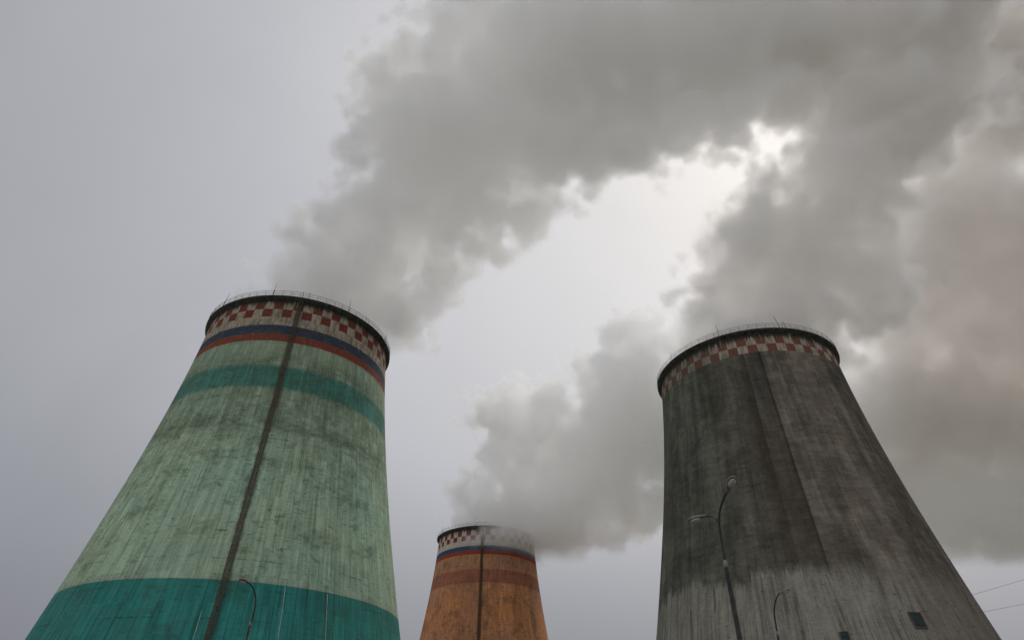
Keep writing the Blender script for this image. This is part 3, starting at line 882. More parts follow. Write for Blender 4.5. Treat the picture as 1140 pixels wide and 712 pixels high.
PUFFS_DARK = [(58,128.9,82.8,2),(50.9,124.7,80,0),(52.3,128.3,75.2,0),(51.8,136,73.8,0),(58,135.2,92.1,1),(51,136.4,80.4,1),(65.3,124,81,1),(53.1,130.3,73.3,1),(69.1,130.5,94.5,2),(64.3,139.9,89.3,1),(72.6,129.8,89.1,1),(57.9,135.2,93,0),(72.5,127.1,99.4,1),(63.7,131.6,89.3,1),(59.5,130.1,94.1,1),(66.7,136.1,88.1,1),(73.3,130.2,105,2),(67.7,136.7,108.9,0),(81.1,125,107,0),(67.1,131.1,104.9,1),(68.6,136.2,102.7,0),(72.7,121.7,104.3,0),(79,134.1,106.7,0),(75.9,126.1,110.8,1),(75.6,127.8,113.5,2),(72.5,134.4,109.2,0),(68.9,128.4,117.1,0),(72.6,136.9,114.8,0),(78.7,134.4,116.4,0),(79.1,125.6,108.3,1),(75.9,128.9,122,0),(69.5,127.5,112,1),(78.8,126.1,119.1,2),(73.8,130.2,121.2,1),(79.6,130.9,116.3,1),(75.9,131.8,114.4,0),(75.6,119,120.3,0),(72.5,126.5,117.8,0),(82.8,131.9,118.2,0),(84.8,133.6,120.2,0),(84,125.7,127.4,2),(83.7,117.3,123.9,0),(93,124.9,126.6,0),(84.4,128.1,135.5,0),(81.7,119.2,122.8,0),(81,127.4,131.7,1),(82.5,128,133.6,1),(89.1,129.7,130.1,1),(92.2,123.6,136.4,2),(90.4,120.2,141.3,0),(97,130,137.4,0),(88.7,117.2,136.8,0),(88,130.8,133.9,0),(94.8,119.1,140.9,0),(93.1,129.4,131,0),(99.2,122.1,139.1,0),(100,123.6,146.7,2),(102.7,115.9,139.3,0),(105.5,124.4,150,1),(94.2,118.7,140.4,1),(103.5,124.6,151.3,1),(93.4,124.9,150.1,1),(104.7,116.5,146,1),(106,122,151.5,0),(106,121.9,155.7,2),(95.8,117.8,156.4,0),(107.9,114.9,161.6,1),(105.7,113.1,159.8,1),(112.6,123.5,150.9,1),(104.7,123.8,164.3,1),(101.2,111.6,155.9,0),(102.2,119.2,148.7,1),(112.4,120.2,169.8,3),(102.9,115.4,171.9,1),(123.1,117.3,158.9,1),(114.4,109.2,159,1),(103.7,127.6,173.8,1),(114.1,116.8,156.1,1),(117,112.7,174.5,1),(121.7,127.1,167.5,1),(116.3,112.8,183.8,3),(122.5,130.3,171.9,2),(130.4,117.8,168.2,1),(104.7,118.7,170.5,2),(130.6,126.6,177.8,1),(114.1,127.8,164.7,1),(118.6,130.2,172.4,2),(110,109.7,187.8,1),(127.2,117.7,207.9,4),(141.6,120.6,213.1,3),(125.3,100.7,204.8,2),(113.2,117.7,216.1,2),(122.4,121.1,220.5,2),(139.4,105.2,219.4,2),(141.6,123.6,203.8,2),(130.1,99.1,201,2),(142.3,115.2,240.7,4),(131.7,117.6,214.7,2),(124.7,123,233.3,3),(130.7,107.1,246.4,3),(123.4,119.8,232.5,3),(155.9,114.3,230.8,3),(152.2,107.1,225.4,3),(154.4,106.7,230.1,3),(72.8,126,129.9,0),(73.5,128.5,131.1,0),(72.5,126.9,133.2,0),(74.6,128.6,130.6,0),(75.7,124.5,130.9,0),(64.7,128,113.6,0),(62.3,125.8,113.1,0),(65.3,126.3,116,0),(67.7,126.5,113.3,0),(65.4,125.4,114.8,0),(57.3,130,101.5,0),(54.9,131.3,101.9,0),(59,128.5,101.7,0),(56.2,127.7,102.1,0),(59.1,128.9,102.5,0),(52.8,131,95,0),(53.3,130.9,93,0),(51.7,130.5,96.6,0),(51.6,132.6,95.1,0),(53.4,129.3,94.9,0),(139,118,178.1,1),(145.5,118,178.4,0),(136.9,124.9,178.1,0),(136.1,122.5,182,0),(136.6,118.1,172,0),(144.3,118,172,0),(146.8,116.5,173.1,0),(145.1,118,174.6,0),(143.2,120.3,173.3,0),(144.4,117.7,168.8,0),(152.9,118,180.5,0),(152.6,117.6,178.8,0),(152.8,118.2,178.4,0),(151.5,117.7,181.9,0),(152.1,119.6,179.9,0),(97.7,117,188.9,2),(98.3,120.1,182.4,1),(93.3,112.2,185.1,0),(100.1,109.9,189.8,0),(94.8,117.5,195.3,1),(87.4,117,168.7,0),(85.4,116.8,165.9,0),(89.6,114.9,168.2,0),(86,117.5,165.8,0),(86.7,119.7,168.2,0),(137.3,118,195.7,2),(131.4,116.3,202.5,0),(144.1,118.7,200.5,0),(140.6,110.1,195,0),(136.3,109.6,199.1,0),(90.2,128,101.4,1),(85.7,125.4,99,0),(85.7,124.7,102.4,0),(87.9,124.4,96.2,0),(93.6,124.9,105.8,0),(80.2,131,90.9,0),(79.2,132.7,87.7,0),(76.6,129.9,89.9,0),(80.4,127,91.8,0),(78.4,129.8,87.6,0),(58.3,129,108.2,0),(56.2,129,109.5,0),(56.5,127.5,106.5,0),(55.8,130.6,107.6,0),(59.1,131.3,109,0),(74.2,131,85.5,0),(74.4,133,87.5,0),(77,131.3,85.7,0),(73.6,132.8,82.5,0),(74.8,131.4,82,0),(91.8,128,113.6,1),(94.7,124.6,114,0),(94.2,125.6,116.8,0),(94.4,127.1,116.7,0),(90.8,131.6,112.3,0),(74.2,126,123.3,0),(73.6,123.6,126.1,0),(72.8,122.7,125.6,0),(76.4,129.2,121,0),(71.6,123.4,125.2,0),(82.6,124,139.2,0),(85.9,124.1,138.3,0),(85.9,124.9,137,0),(85.8,122.9,137.4,0),(83.1,120.3,137.9,0),(55.4,131,90.9,0),(56.1,131.3,93.8,0),(53,131.6,92.2,0),(57.7,129.8,88.7,0),(54.2,128.6,92,0),(67.4,129,111.3,1),(66.8,126.2,108.7,0),(66.7,129.8,106.5,0),(64,125.9,113.3,0),(65,132,110,0),(79.9,130,103,1),(80.6,134.9,101.4,0),(77.6,133.5,100.6,0),(84.6,130.8,103.2,0),(79.3,134.9,103.7,0),(87.2,127,116,1),(89.1,123.9,118.9,0),(83.4,122.8,117.2,0),(85.2,128.2,111.7,0),(83.7,124.6,118.6,0),(97.8,124,126.5,1),(101,123,123,0),(93.2,125.4,122.8,0),(100.3,126.4,130.2,0),(93.8,127.8,127.7,0),(67.3,127,124.3,0),(67.3,129.3,125.9,0),(69.3,128.6,125.2,0),(68.6,126.3,126.6,0),(65.1,126.8,125.7,0),(115.8,121,149.3,1),(115.2,126.3,148.5,0),(114,120.2,154.8,0),(119.3,117.3,150.6,0),(120.6,119.2,150.9,0)]
PUFFS_ORANGE = [(-3,263,75.5,2),(-10.2,265.2,77.7,0),(5.3,264.3,80.7,0),(4.7,261.1,75.3,1),(6,263.9,74.7,1),(-10.2,258.3,75.3,0),(-4.2,270.8,81,0),(5.9,264.1,75.5,1),(5.2,260,86.5,2),(-0.9,263.6,79.1,0),(3.4,264.2,90.1,0),(-2.6,260.6,83.8,1),(1.2,255.3,87.7,1),(2.6,256.1,88.9,0),(-1.1,263.2,84.8,1),(2.7,253.9,86.7,0),(10.7,262.6,88.1,2),(6.6,266.5,94.5,1),(6.3,258.6,81.9,1),(2.8,266,85.8,1),(16.6,258,89.9,1),(13.5,254.1,89.5,1),(17.4,267,87.1,0),(10.4,261.6,101,0),(14.2,262.2,92.9,2),(3.8,257.2,99.3,0),(23.4,256.4,89.6,0),(18.9,252.8,94.4,1),(16.6,255.7,102.2,1),(5.5,256.2,100.2,0),(25.1,257.2,93.3,1),(8.8,265.9,100.4,1),(22.5,260.9,97.3,3),(32.4,264,95.2,1),(16.4,262.7,93.8,2),(18.3,259.1,112.1,1),(25.1,264.9,110.1,2),(16.2,260.5,93.2,1),(33.1,256.9,101.4,1),(15.4,262.3,91.9,1),(27.5,260.1,105.5,3),(37.6,255.7,115.5,1),(21.8,268.2,118.5,1),(36,264.3,122,1),(23,271.6,104.8,2),(27.8,274.5,105.9,2),(40.8,261.5,116.1,1),(29.8,262.4,95.3,2),(38.3,264,114.9,3),(25,258.8,121.8,2),(49.8,254.1,118.4,1),(37.9,256.4,130.9,1),(36.2,249.2,124.4,1),(38.6,252.5,128.4,1),(27.4,275.3,107.2,1),(43.4,252,107.6,2),(49.7,260,128.6,4),(58.1,273.1,135.9,1),(54.5,267.9,143.1,1),(43.5,259.1,114.1,2),(41.7,266.9,115.9,2),(43.1,251.7,114.9,2),(47.1,261.1,112.7,2),(48.3,277.2,132.2,2),(55.5,259.8,142.4,4),(42.4,265.4,127.1,1),(46.7,257.9,126.2,2),(51.3,254.6,131,3),(48.2,274.3,143.3,3),(56.7,257.2,159.5,1),(68.7,247.1,145,1),(62.8,270.2,122.3,2),(88,268.8,140.2,4),(82.9,249.3,132,2),(83.8,243.3,142.2,1),(80.4,278.8,135.8,3),(94.2,281.5,146.5,2),(94,258.6,155.9,3),(93.4,275.4,163.6,2),(76,246.9,146.6,2),(95.2,264.4,143.9,4),(113.4,271.5,148.1,3),(103.5,252.5,126.6,2),(84,272.7,135.9,3),(84.6,273.4,131.2,2),(107.8,274,153.7,3),(88.2,271.7,127.3,3),(101.6,254.4,154.2,3),(116.3,265.9,138.9,4),(108.5,248,126.4,2),(118.8,269,120.2,3),(116.8,269.1,112.2,2),(126.6,249.9,127.3,2),(106,255.5,151.7,2),(95.4,273.3,123,2),(118.9,254,119.5,2),(129.8,273.2,136.9,4),(135.5,265.4,155.2,2),(128.9,254.4,120,2),(127.9,255.4,117,2),(137.1,277.2,154,2),(125.1,246.7,130,2),(145.3,283,138.9,2),(120.6,264.7,120.6,3),(151.1,272.2,128.6,4),(158.1,255.4,137,2),(140.1,285.9,136.5,3),(139.1,285.3,126.9,3),(134.4,277.9,122.7,3),(133,261.8,127.5,3),(162.2,265.2,139.7,3),(130.7,269.4,144.9,2),(161.1,270.5,133,4),(159.1,254.6,142.9,2),(166.7,272.8,113.2,2),(181.2,266.9,122.5,3),(164.6,252.7,130.4,3),(171.3,287.9,138.4,2),(172.8,283.9,141,2),(172.3,283.6,141,3),(179.2,264.2,132.2,4),(181.2,250.8,139.9,2),(192,282.2,124.1,3),(187.1,283.5,121.6,3),(172.9,268.9,116.3,3),(180.4,274,112.4,3),(181.6,260.2,147.6,3),(181.5,288.9,119.4,2),(210.3,269.3,126.9,4),(207.9,277.3,144.6,2),(217.5,269.4,141.3,3),(225.2,269.5,110.7,2),(224.2,272.1,113.7,2),(218.4,261.8,113.3,3),(203.4,249.1,130.3,3),(216.5,263.5,145.2,2),(227,268.2,126.1,4),(230.8,261.2,109.5,3),(214.5,271.5,105.2,2),(214.1,267.8,148.3,3),(234.9,245.8,132.4,2),(230.6,266.8,107.1,3),(239.6,263.8,109.5,3),(213,286.9,122.8,3),(237,263.4,129,4),(259.3,284.2,126.3,3),(249.5,287.7,137.1,3),(220.7,285.7,123,2),(255.9,278.2,142.5,3),(238.8,285.3,113.4,3),(247.9,237.2,137.1,3),(245.7,259.4,108,3),(-15.7,258,92.6,0),(-19.5,258.5,94.1,0),(-19.6,257,93.1,0),(-17.2,255.4,94.9,0),(-13.8,254.8,94.8,0),(-10.5,252,85,0),(-8.7,249.4,85.2,0),(-14.2,252.7,85.1,0),(-9.6,249,84.9,0),(-9.8,254.6,82.1,0),(-1.4,254,83.8,1),(-0.8,255.2,89.3,0),(-4.9,257.2,80.5,0),(3.2,254.6,85.1,0),(2.5,254.6,86.5,0),(10.9,255,83.1,1),(7.5,258.5,86.6,0),(12.4,256.1,78.4,0),(14.6,257.8,85.2,0),(12.7,257.7,78.9,0),(20.9,255,79.8,1),(25,254,79.6,0),(23,256.4,76.3,0),(17.8,252.8,81.3,0),(22,259.2,80.9,0),(1.7,246,77.8,0),(-0.1,244.6,75.5,0),(-0.6,244.6,77.3,0),(-0.7,243.7,78.5,0),(3.9,248.2,77,0),(-1.6,262,128.1,2),(-5.8,268.6,131.6,0),(-5.9,263.4,121.3,0),(5,262.7,123.8,0),(-7.7,263.7,125.2,1),(-10.4,262,136.3,1),(-9.4,259.8,140.4,0),(-6,259.6,137.6,0),(-14.3,262.5,138.3,0),(-6.4,259.3,136.7,0),(-5.9,262,113,1),(-4.7,258.2,116.4,0),(-6.9,259.8,109.3,0),(-3.9,260.7,108.7,0),(-2.1,261.2,111.5,0),(12.4,262,132.6,3),(18.5,262.6,124.6,1),(2.7,258,130.8,1),(22,265.9,136.5,1),(3.6,259.9,128.8,1),(41.9,262,150.6,2),(40.6,256.1,145.3,1),(43.2,254.8,156,1),(37.7,262.2,158.3,1),(45.8,266.6,155.5,1),(57.8,262,170.9,2),(66.9,262.5,169.7,1),(66.1,262.7,168.4,1),(53.5,255.9,175.5,1),(62.6,257.2,175.7,1),(78.3,262,174.6,2),(85.8,256.7,175.5,1),(71.4,258.9,179.5,1),(74.5,266.6,179.9,1),(73,261.6,181.5,1),(49.1,260,94.1,2),(45.7,263.8,101.3,0),(41.9,256,91.3,0),(54.8,258.6,87.6,0),(42,259.7,89.3,0),(62.6,260,96,1),(66.3,256.2,91.5,0),(57.9,257.9,93.9,0),(61,256.9,90.8,0),(62.3,258.9,102.1,0),(32.9,258,82.2,1),(37,259,82.2,0),(30.1,259.6,85.3,0),(36.9,255.9,80.3,0),(37.4,259.6,81.1,0),(7.8,262,106.8,2),(11.5,264.2,101.2,1),(9,262,113.7,1),(7.3,265.4,100,0),(2,265.1,101.9,0),(4.2,262,146.7,0),(1.6,258.9,146.1,0),(5.4,265.4,147.4,0),(1.8,264.9,147.3,0),(2.3,260.8,150.4,0),(1.8,247,82.3,1),(-0.1,244.2,85.1,0),(0.8,249.4,78.1,0),(3,244.1,86.8,0),(5,250.5,84.3,0),(12.7,247,80.9,1),(18.2,246.6,81.5,0),(15.9,242.6,79.8,0),(7.9,245.5,81.6,0),(15.4,247.8,77.4,0),(-3.5,243,78.2,0),(-5.6,241.2,78.4,0),(-1.7,241.7,80,0),(-1.3,241.6,76.9,0),(-2.8,244,80.6,0),(6.8,242,75.9,0),(8.4,240.7,78.3,0),(9.2,243.5,74.5,0),(10.3,242.8,75.3,0),(5.1,240.8,73.8,0),(15.8,244,74.4,0),(17.6,241.5,73.3,0),(18.7,243.7,74.5,0),(15.6,240.5,75.1,0),(15.8,247.3,75.3,0),(-0.7,245,79.5,0),(-0.2,244.3,82.9,0),(-3.5,247.2,80.6,0),(0.2,242.6,77.3,0),(-0.2,242,80.3,0),(7.7,246,77.8,0),(5.1,242.8,75.5,0),(7.2,243.4,80.8,0),(4.1,245.5,76.4,0),(4.1,245.2,76,0),(15.4,248,77,0),(14.8,250.6,75.6,0),(16.6,250.7,79.1,0),(17.2,246.6,75,0),(15,250.7,79.4,0),(-7.2,250,84,0),(-5,250.2,86.1,0),(-9.1,251,82.3,0),(-7.5,248.3,82.4,0),(-9,250.6,85.6,0),(-11.8,256,88.2,0),(-11.8,257.2,91.2,0),(-11.3,254.9,91.4,0),(-9,254.2,88.4,0),(-14.5,255.4,87.6,0),(5.1,243,74.1,0),(7,242.8,72.5,0),(3.2,244.3,74.1,0),(5.8,240.6,74.3,0),(2.5,243.1,74.6,0),(10.3,245,73.7,0),(9.1,246.9,73.4,0),(12.5,245.3,75.7,0),(13,246,74,0),(12.4,246.3,72.1,0),(23.4,256,78,0),(25.2,252.6,76,0),(22.6,257.3,81.2,0),(25.5,255.9,81.2,0),(24.1,255.3,73.9,0),(-1.7,243,73.1,0),(-1.6,244.2,72.2,0),(-1.8,243.4,71.8,0),(-2.4,244.4,73.3,0),(-0.6,243.8,73.8,0),(60.7,262,177.3,2),(66.7,261.9,169.9,0),(68.7,266.2,177.9,1),(61.6,262.7,167.8,0),(68.2,262.8,175.2,1),(72,262,177.3,2),(68.2,265.7,181.2,0),(72.2,260.3,171.2,0),(72.9,268.3,175.4,0),(75.9,260.9,171.1,0),(-9.2,262,139.6,1),(-7.8,266.7,138.3,0),(-4.2,263.6,139.7,0),(-6.1,267.1,139.9,0),(-10.2,257.7,136.5,0),(-5.6,262,119.3,1),(-4.2,267.2,119.5,0),(-0.8,265.6,117.1,0),(-4.9,256.5,122,0),(-6.9,267.3,118.6,0),(3.4,236,76.7,1),(1.4,230.2,80.1,0),(8.9,238,78.5,0),(-1.4,235.7,73.8,0),(3.2,242.3,79.5,0),(11.4,237,76.3,1),(13.5,238.8,82.1,0),(9.7,238.2,82.6,0),(10.6,234.6,71.3,0),(11.6,238,82.5,0),(18.8,242,75.9,0),(16.6,244.6,77.4,0),(20.1,241.9,80,0),(19.6,244.9,77.9,0),(19.5,245.7,76.9,0),(5.2,243,79.2,0),(3.1,242.2,76.7,0),(5.6,240,79.3,0),(5.5,241.1,81.8,0),(2.9,241,79.2,0),(14.4,243,76.8,0),(16.3,243.3,75,0),(13.1,242.7,74.1,0),(17,242.4,78.7,0),(12.2,242,78.6,0),(-16.5,258,94.2,1),(-18.3,262.6,92.9,0),(-14.4,256,97.7,0),(-19.4,253.5,95,0),(-16.8,256.7,98.7,0),(-12.8,254,87.5,0),(-14.1,256.3,90.1,0),(-16.3,252.8,88.7,0),(-10.3,251.8,88.6,0),(-9.3,253.8,90.2,0),(25.1,255,78.4,0),(22.3,252.8,77.2,0),(27.4,257.5,78.9,0),(24.9,253.6,81.4,0),(25.9,254.4,75.4,0),(30.5,255,77.7,0),(28,255.8,77.9,0),(29.9,257.4,76.3,0),(29.8,252.9,76.4,0),(32.4,253,77.7,0),(194.3,262,94.8,3),(191.6,256.1,84,1),(182.3,258.7,94.8,1),(192.2,274.2,94.7,1),(193.8,253.3,87.6,2),(207.7,262,91,3),(209.7,254.5,79.9,1),(210.7,252.1,100.4,1),(206.4,275.2,91.8,1),(220.1,255.9,90.4,1),(178.3,262,83.5,2),(171.2,261.3,86,1),(172.4,261.7,87.8,1),(170.1,264.8,84.2,0),(180,264.7,90.4,1),(186.7,260,71.4,1),(188.4,261.3,66.8,0),(188.9,256.1,72.4,0),(190,264.6,70.6,0),(185.9,264.6,73,0),(204.7,260,71.4,1),(203.3,260.7,65.5,0),(200.2,263.3,72.2,0),(204.6,264.4,67.5,0),(199.8,264.2,73,0),(178.7,260,73.9,1),(175.1,260.6,71.2,0),(175.5,258.3,71.1,0),(179.4,255.8,74.2,0),(174.4,259.2,75.5,0),(193.7,260,66.9,0),(196.9,258.8,67,0),(194.3,263.6,67.6,0),(192.4,258.4,70,0),(190.8,259.7,65.6,0),(180.6,256,62.9,0),(177.2,256.5,64,0),(179.3,256.9,66.4,0),(178,257.6,65.5,0),(177.5,258,62.7,0),(195.3,256,61,1),(194.9,252.7,57,0),(197.7,252.5,59.5,0),(194,251,61,0),(194.4,251.4,58,0),(186,256,59.3,0),(187.3,252.6,58.1,0),(189.3,257,59.1,0),(187.1,259,60.8,0),(189.3,255.9,58.3,0),(207.4,256,61,1),(209.6,255.6,54.7,0),(209.5,260.6,65.7,0),(213.3,253,63.2,0),(204.9,254.2,54.5,0),(176.6,258,68.8,0),(173.6,258.7,68.9,0),(177.8,255.9,70,0),(178.3,258.9,66,0),(176.7,257.1,71.4,0),(218.5,260,70.4,1),(217.5,259.1,64.5,0),(217.4,254.7,71.1,0),(215.1,258.3,66,0),(214.8,259.2,75.1,0),(208.4,260,79.2,2),(211.3,259.1,71.9,1),(211.1,253.2,81.5,1),(212.2,254.3,75.7,1),(214.5,263.5,83.2,1),(234.3,260,94.1,4),(220,260.9,95.3,3),(237.4,274,99.1,2),(218.7,258.1,95.3,2),(228.5,250.5,103.9,3)]
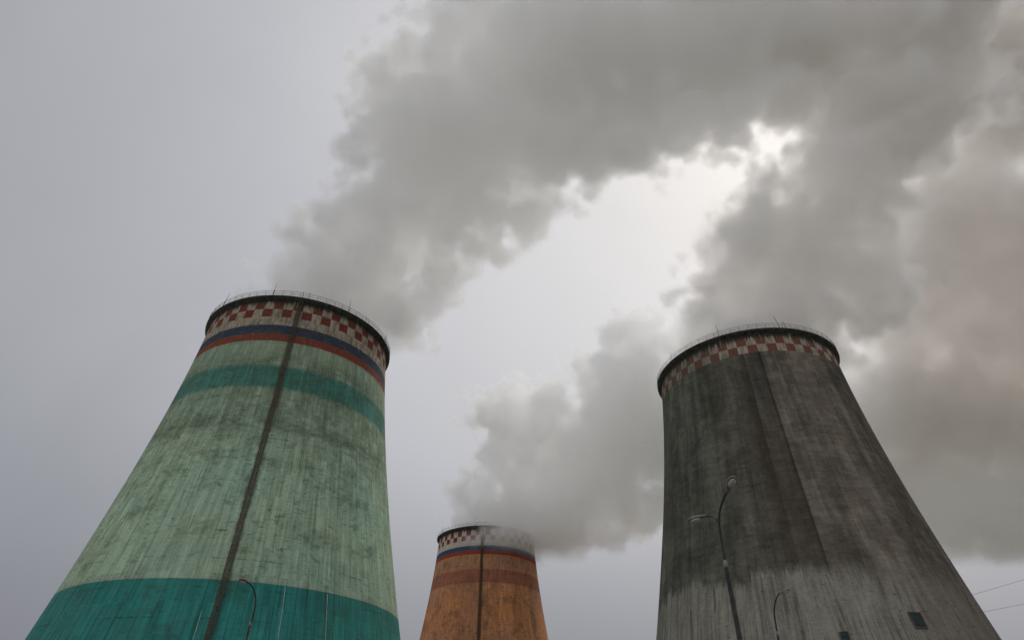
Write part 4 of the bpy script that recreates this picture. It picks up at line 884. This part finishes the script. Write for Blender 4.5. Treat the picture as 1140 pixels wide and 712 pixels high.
PUFFS_BACK = [(168.9,238.2,137.8,3),(170.1,231.3,128.1,1),(170.7,255.4,137.6,1),(163.6,252.8,141.9,1),(168.2,229.2,145.2,1),(177.5,242.8,125.1,1),(174,228.9,137.8,1),(159.4,239.9,149.5,1),(177.3,239.3,136.4,3),(178.3,230.6,121.5,2),(182.9,241.1,119.3,2),(174.9,228.6,125.7,2),(160.8,240.6,131.5,1),(172.6,244.8,116.9,1),(171.7,250.6,122.3,2),(189.8,246,137.6,1),(187.4,239.6,121.1,3),(188.7,226.4,130,1),(175.7,247.2,111.7,1),(194.1,245.1,127.9,2),(172.8,244.3,108.9,1),(191.7,254.1,115.4,1),(177.9,256.9,122.1,1),(195.5,231.2,131.2,1),(205.1,236.7,118.6,3),(211,251.6,127.1,1),(196.9,234.9,103.1,1),(206.9,239.8,131.6,2),(212.2,226.3,110.8,1),(212.5,226.9,116.8,2),(210.3,230,110.1,2),(199.4,231.1,126.5,2),(264.4,216.7,281.9,3),(270.4,222.3,269.9,1),(271.1,221.5,289.5,1),(277.1,215.2,277.7,1),(256.1,218.7,268.2,1),(270.8,202.1,275,1),(264.3,212.1,264.6,1),(253.7,220.3,271.2,1),(250.2,215.4,273.8,3),(240.5,221.8,276.5,1),(260.7,208.6,276,1),(247.1,205.8,270.4,2),(252.8,208.2,280.2,1),(239.5,212.6,264.1,1),(259.8,221.1,276.7,1),(252.2,203.9,266.6,1),(238.6,217.9,259.7,3),(246.4,213.5,254.3,2),(234.3,215.3,251.4,1),(243.1,222.4,274.1,1),(238.2,211,270.4,1),(237.5,208.1,268.5,1),(240,228.2,269,1),(235.6,215.2,272.5,1),(230.3,232.4,256.8,4),(234.2,214.9,244.5,2),(243.3,242.1,248.2,3),(230.2,230.5,276.4,2),(230.2,232.5,235.2,2),(253.7,242.5,261.4,1),(232,244.6,239.2,2),(223.8,225.5,244.7,2),(222.9,233.5,239.1,4),(233.3,229,246.7,3),(228,217.9,227.9,2),(216.1,230.5,255.2,1),(236.7,228.7,233,3),(217.9,250.8,234.1,2),(240.1,233.7,247.5,1),(216.5,231.6,254.5,1),(209.9,233.5,220.2,4),(218.4,236.8,202,1),(224.9,232.9,219.2,2),(200.3,243.1,215.9,2),(206.9,247.6,208,1),(199.8,229.2,228.2,2),(206.7,246.1,229,1),(202.4,236.4,231.9,1),(199,233.2,197.6,3),(217,235.4,203.2,2),(190.1,235.1,213.6,1),(211.2,223.6,201.7,1),(209.8,227.4,208.3,2),(205.4,233.8,189.2,2),(196.8,224.1,195.2,2),(195.9,237.8,216.9,1),(191.5,239.3,189.5,3),(191.7,222.8,179.9,1),(206.1,241.5,191.7,2),(187.4,234,201.6,1),(203.4,234.4,179.1,1),(201.7,248.5,187.8,1),(196.6,219.9,191.5,1),(183.5,247.7,183,1),(181,237,174.5,3),(179.8,248.1,167.4,1),(184.6,223.2,166.7,1),(173.6,227.2,172.1,1),(190.6,246.8,177.7,2),(171.8,231,177.4,2),(181.3,247.9,177.5,2),(177.8,225.4,179.5,2),(277.1,204.3,376.5,4),(291.6,197.8,375.7,2),(271.2,223.3,387.2,3),(271.9,221.7,375,3),(284.6,210.3,388.6,3),(287.5,215,375.4,3),(255.4,215.7,370,3),(248.1,208.2,370.2,2),(266,208.8,353.1,4),(274.7,221.4,362,3),(251,212.9,362.5,3),(273.5,209.9,372.3,3),(257.5,189.9,374.3,2),(281.2,213.2,353.7,3),(248.1,211.9,369.7,2),(283.4,194.4,359.2,2),(261.2,209.1,339.4,4),(271.4,205.5,326.4,3),(280.7,212,346.7,2),(274.7,194.8,345.3,2),(263.6,209.7,353.1,3),(256,218.8,333.9,3),(273.2,198.2,352.6,2),(264.3,184.1,343.2,1),(263.3,202.5,315.9,4),(247.5,202.9,320.5,3),(267.7,202.9,308,2),(244.8,206.3,330.1,2),(260.6,218.4,335.6,2),(263,218.2,333.9,2),(263.5,220.4,325.3,3),(246.2,220,312.5,1),(261.3,206.2,302.2,4),(245,212.3,299.7,2),(253,222.5,301,2),(254.9,195.2,311.7,2),(248.6,200.7,293.5,2),(270.7,207.6,306.4,2),(260.2,209.1,290.8,2),(248.7,205,289.2,2),(254.9,207.1,281,3),(252.3,198.4,277.4,2),(241,215.6,290.8,1),(244.9,201.4,278,1),(245.1,200.2,280,1),(261.4,204.2,278.3,2),(250,210.8,297.8,2),(269.3,202.3,278.4,1),(174.9,234.7,149.7,3),(182.6,240.8,139.9,1),(183.4,231.7,140.7,1),(173,223.1,158,1),(165.4,225.7,155.3,1),(167.8,235.3,140.4,2),(183.8,237.5,145.8,2),(180.2,244.1,148.3,2),(183.3,233.3,167.2,4),(192.5,228.2,151.4,1),(197,227.4,161.8,2),(183,243.9,174.7,1),(172.2,238.6,165,2),(181.8,222.6,176.3,2),(173.8,226.2,154.7,1),(192.1,218.2,169.7,2),(191.7,227.7,184.3,4),(185.2,238.8,190.2,2),(183.9,228.7,191.4,3),(213.5,234.7,185.3,1),(176.4,235.8,183.4,2),(179.9,216.1,184.3,2),(180.3,220.3,179.1,2),(204.2,243.3,187.2,2),(215.5,223.4,207.8,4),(226.9,227.3,213.7,3),(214.4,205.2,205.2,1),(225,209.7,202.8,2),(220.9,226.7,187.5,2),(219.9,238.5,187.7,1),(220.1,233.3,219.2,2),(204.6,210.4,209.1,2),(228.7,222.4,217.7,4),(238.6,228,199.8,3),(244.7,236.9,201.8,2),(230.1,214.8,228.2,3),(245.3,214.9,215.3,3),(234.1,243.3,219.4,2),(228.3,218.8,232.8,3),(231.1,215,199,3),(244.1,218.6,219.9,4),(237.5,220.8,240.8,3),(231.6,219.2,211.7,3),(245.4,215.4,202.9,3),(231.3,207.3,219.5,3),(266.1,224,226.1,3),(224.2,223.5,211.8,2),(238,229.5,242,3),(257,230.4,183.4,4),(251.7,214.6,168.6,3),(228.2,218.4,185.2,2),(265.7,247.7,177.7,2),(244.3,209.5,186.5,2),(254.8,229.6,155.7,2),(249.6,210.2,186.1,3),(252.1,235,198.2,3),(234.2,227.2,168.4,4),(217.6,223.2,176.2,2),(237.8,209.5,166.6,2),(226.9,237.4,187.6,2),(222.1,212.8,174.3,2),(224,223,183,3),(217.2,241.8,175.6,2),(253.3,229.2,173.5,2),(217.4,229.8,161.4,4),(212.9,243.6,151.6,2),(201.4,237.2,168.7,2),(219.8,233.7,144.4,2),(210.6,218.2,177.4,1),(206.5,238.8,156.4,3),(233.9,222.1,163.6,2),(224.5,237.5,178.4,2),(206.7,231.9,153.4,4),(205.1,222.5,164.4,3),(215.3,222.2,152.6,3),(191.8,241.9,158.2,1),(195.7,218.7,152.4,2),(197.9,212.5,154.4,1),(200.3,217.6,140.8,1),(216.1,221.6,166.4,2),(292.2,207.8,359.8,4),(286.6,211.3,332.8,4),(323.1,209.7,357.9,3),(272.2,194.2,361.6,4),(318.5,190.5,343.4,3),(310.6,229.4,370.5,3),(299.4,178,356.9,3),(285.4,198.7,379.7,4),(296.3,208.7,312.6,4),(282.8,218.3,302.5,4),(294.2,200,329.7,3),(300.8,184.9,295,3),(281.8,185.3,319.1,3),(285.9,215.9,287,3),(309.6,225.7,303.4,4),(310.8,188.1,290.1,2),(291.1,200,358.6,4),(306.1,207.7,335.9,3),(281,208.4,338.4,4),(271,188.1,362,4),(274.1,188.4,369.2,4),(287.9,205,312.3,4),(271.6,218.2,316.5,3),(306.5,189.6,308.2,2),(272.4,193.8,322.5,3),(310.4,210.7,308,3),(242,215,195.1,4),(248.2,231.6,188.9,3),(239.4,232,203.5,3),(232.4,195.9,194.4,3),(258.6,201.3,202.4,2),(215.5,225,177,4),(202.8,221.7,167.8,2),(222.8,213.2,186.6,2),(227.9,228.2,187.1,2),(226.9,225.2,167.5,2),(219.6,225,143.4,4),(223.8,237.7,130.8,2),(230.5,211.3,140.6,2),(230.6,217.7,154.5,2),(234.7,232.1,147.6,2),(190,235,140.5,3),(181.4,246.1,142.3,1),(188.2,222.6,138.7,2),(194.9,235.5,128.7,1),(182.5,242.5,137.1,2),(235.1,215,278.6,3),(240.2,205.8,275.4,1),(230.6,223.5,277.1,1),(245.9,213.8,277.6,1),(228.4,220.4,283.2,1),(163.1,230,55,1),(161.6,231.3,51.5,0),(161.8,225.9,55.6,0),(161.1,234.2,56.7,0),(163.2,233.3,57.6,0),(176.8,230,54.4,1),(182.1,229.5,54.9,0),(172.1,228.1,54.4,0),(174.8,233.8,58.7,0),(180.1,234.1,55.4,0),(86.6,190,183.6,1),(90.7,189.5,182.5,0),(85,193.2,185.9,0),(89.5,186,182.8,0),(86,194,183.3,0),(82.1,190,171.7,1),(86.2,192.6,171.6,0),(83.9,193.4,174.8,0),(84,193.6,175,0),(78.7,187,170.8,0),(85.9,190,158.6,1),(90.1,192.8,158,0),(91.5,188.1,159.5,0),(86.8,184.7,159.5,0),(85.5,194.4,160.5,0),(87.9,190,163.2,0),(91.1,191.6,163.5,0),(89.2,188.3,160.9,0),(86.5,188.1,165.2,0),(87.3,186.3,163.8,0),(250.4,220,262.8,3),(250.9,213.8,270,1),(255.3,210.9,257.8,1),(248.6,211.6,267.5,1),(250.8,209.3,260.7,1),(191.4,228,206.8,1),(193.7,231.7,203.2,0),(190.5,224.7,203,0),(191,224.6,203,0),(194.8,227.8,211.4,0),(170.7,232,167,1),(164.5,234.2,166,0),(176.2,231.1,171,0),(166.5,234.8,163.6,0),(176.6,232.4,170.7,0)]
S_green = smoke_material('grey_smoke', (0.994, 0.993, 0.990), 0.19)
S_dark = smoke_material('dark_grey_smoke', (0.978, 0.972, 0.964), 0.20)
S_orange = smoke_material('white_smoke', (0.9995, 0.999, 0.997), 0.14)
S_back = smoke_material('brown_grey_smoke', (0.920, 0.900, 0.876), 0.075)
plume('smoke_plume', 'grey smoke streaming up from the green tower across the top', PUFFS_GREEN, S_green, 1.0, seed=1.0)
plume('smoke_plume', 'darker grey smoke rising from the soot blackened tower', PUFFS_DARK, S_dark, 1.0, seed=2.0)
plume('smoke_plume', 'pale smoke spilling over the rim of the orange tower and drifting behind the grey tower', PUFFS_ORANGE, S_orange, 1.25, seed=3.0, spill=(-10.54, 264.73, 19.6))
plume('smoke_plume', 'thin brownish smoke hanging behind the grey tower at the right', PUFFS_BACK, S_back, 2.4, soft=12.0, lump=8.0, seed=4.0)
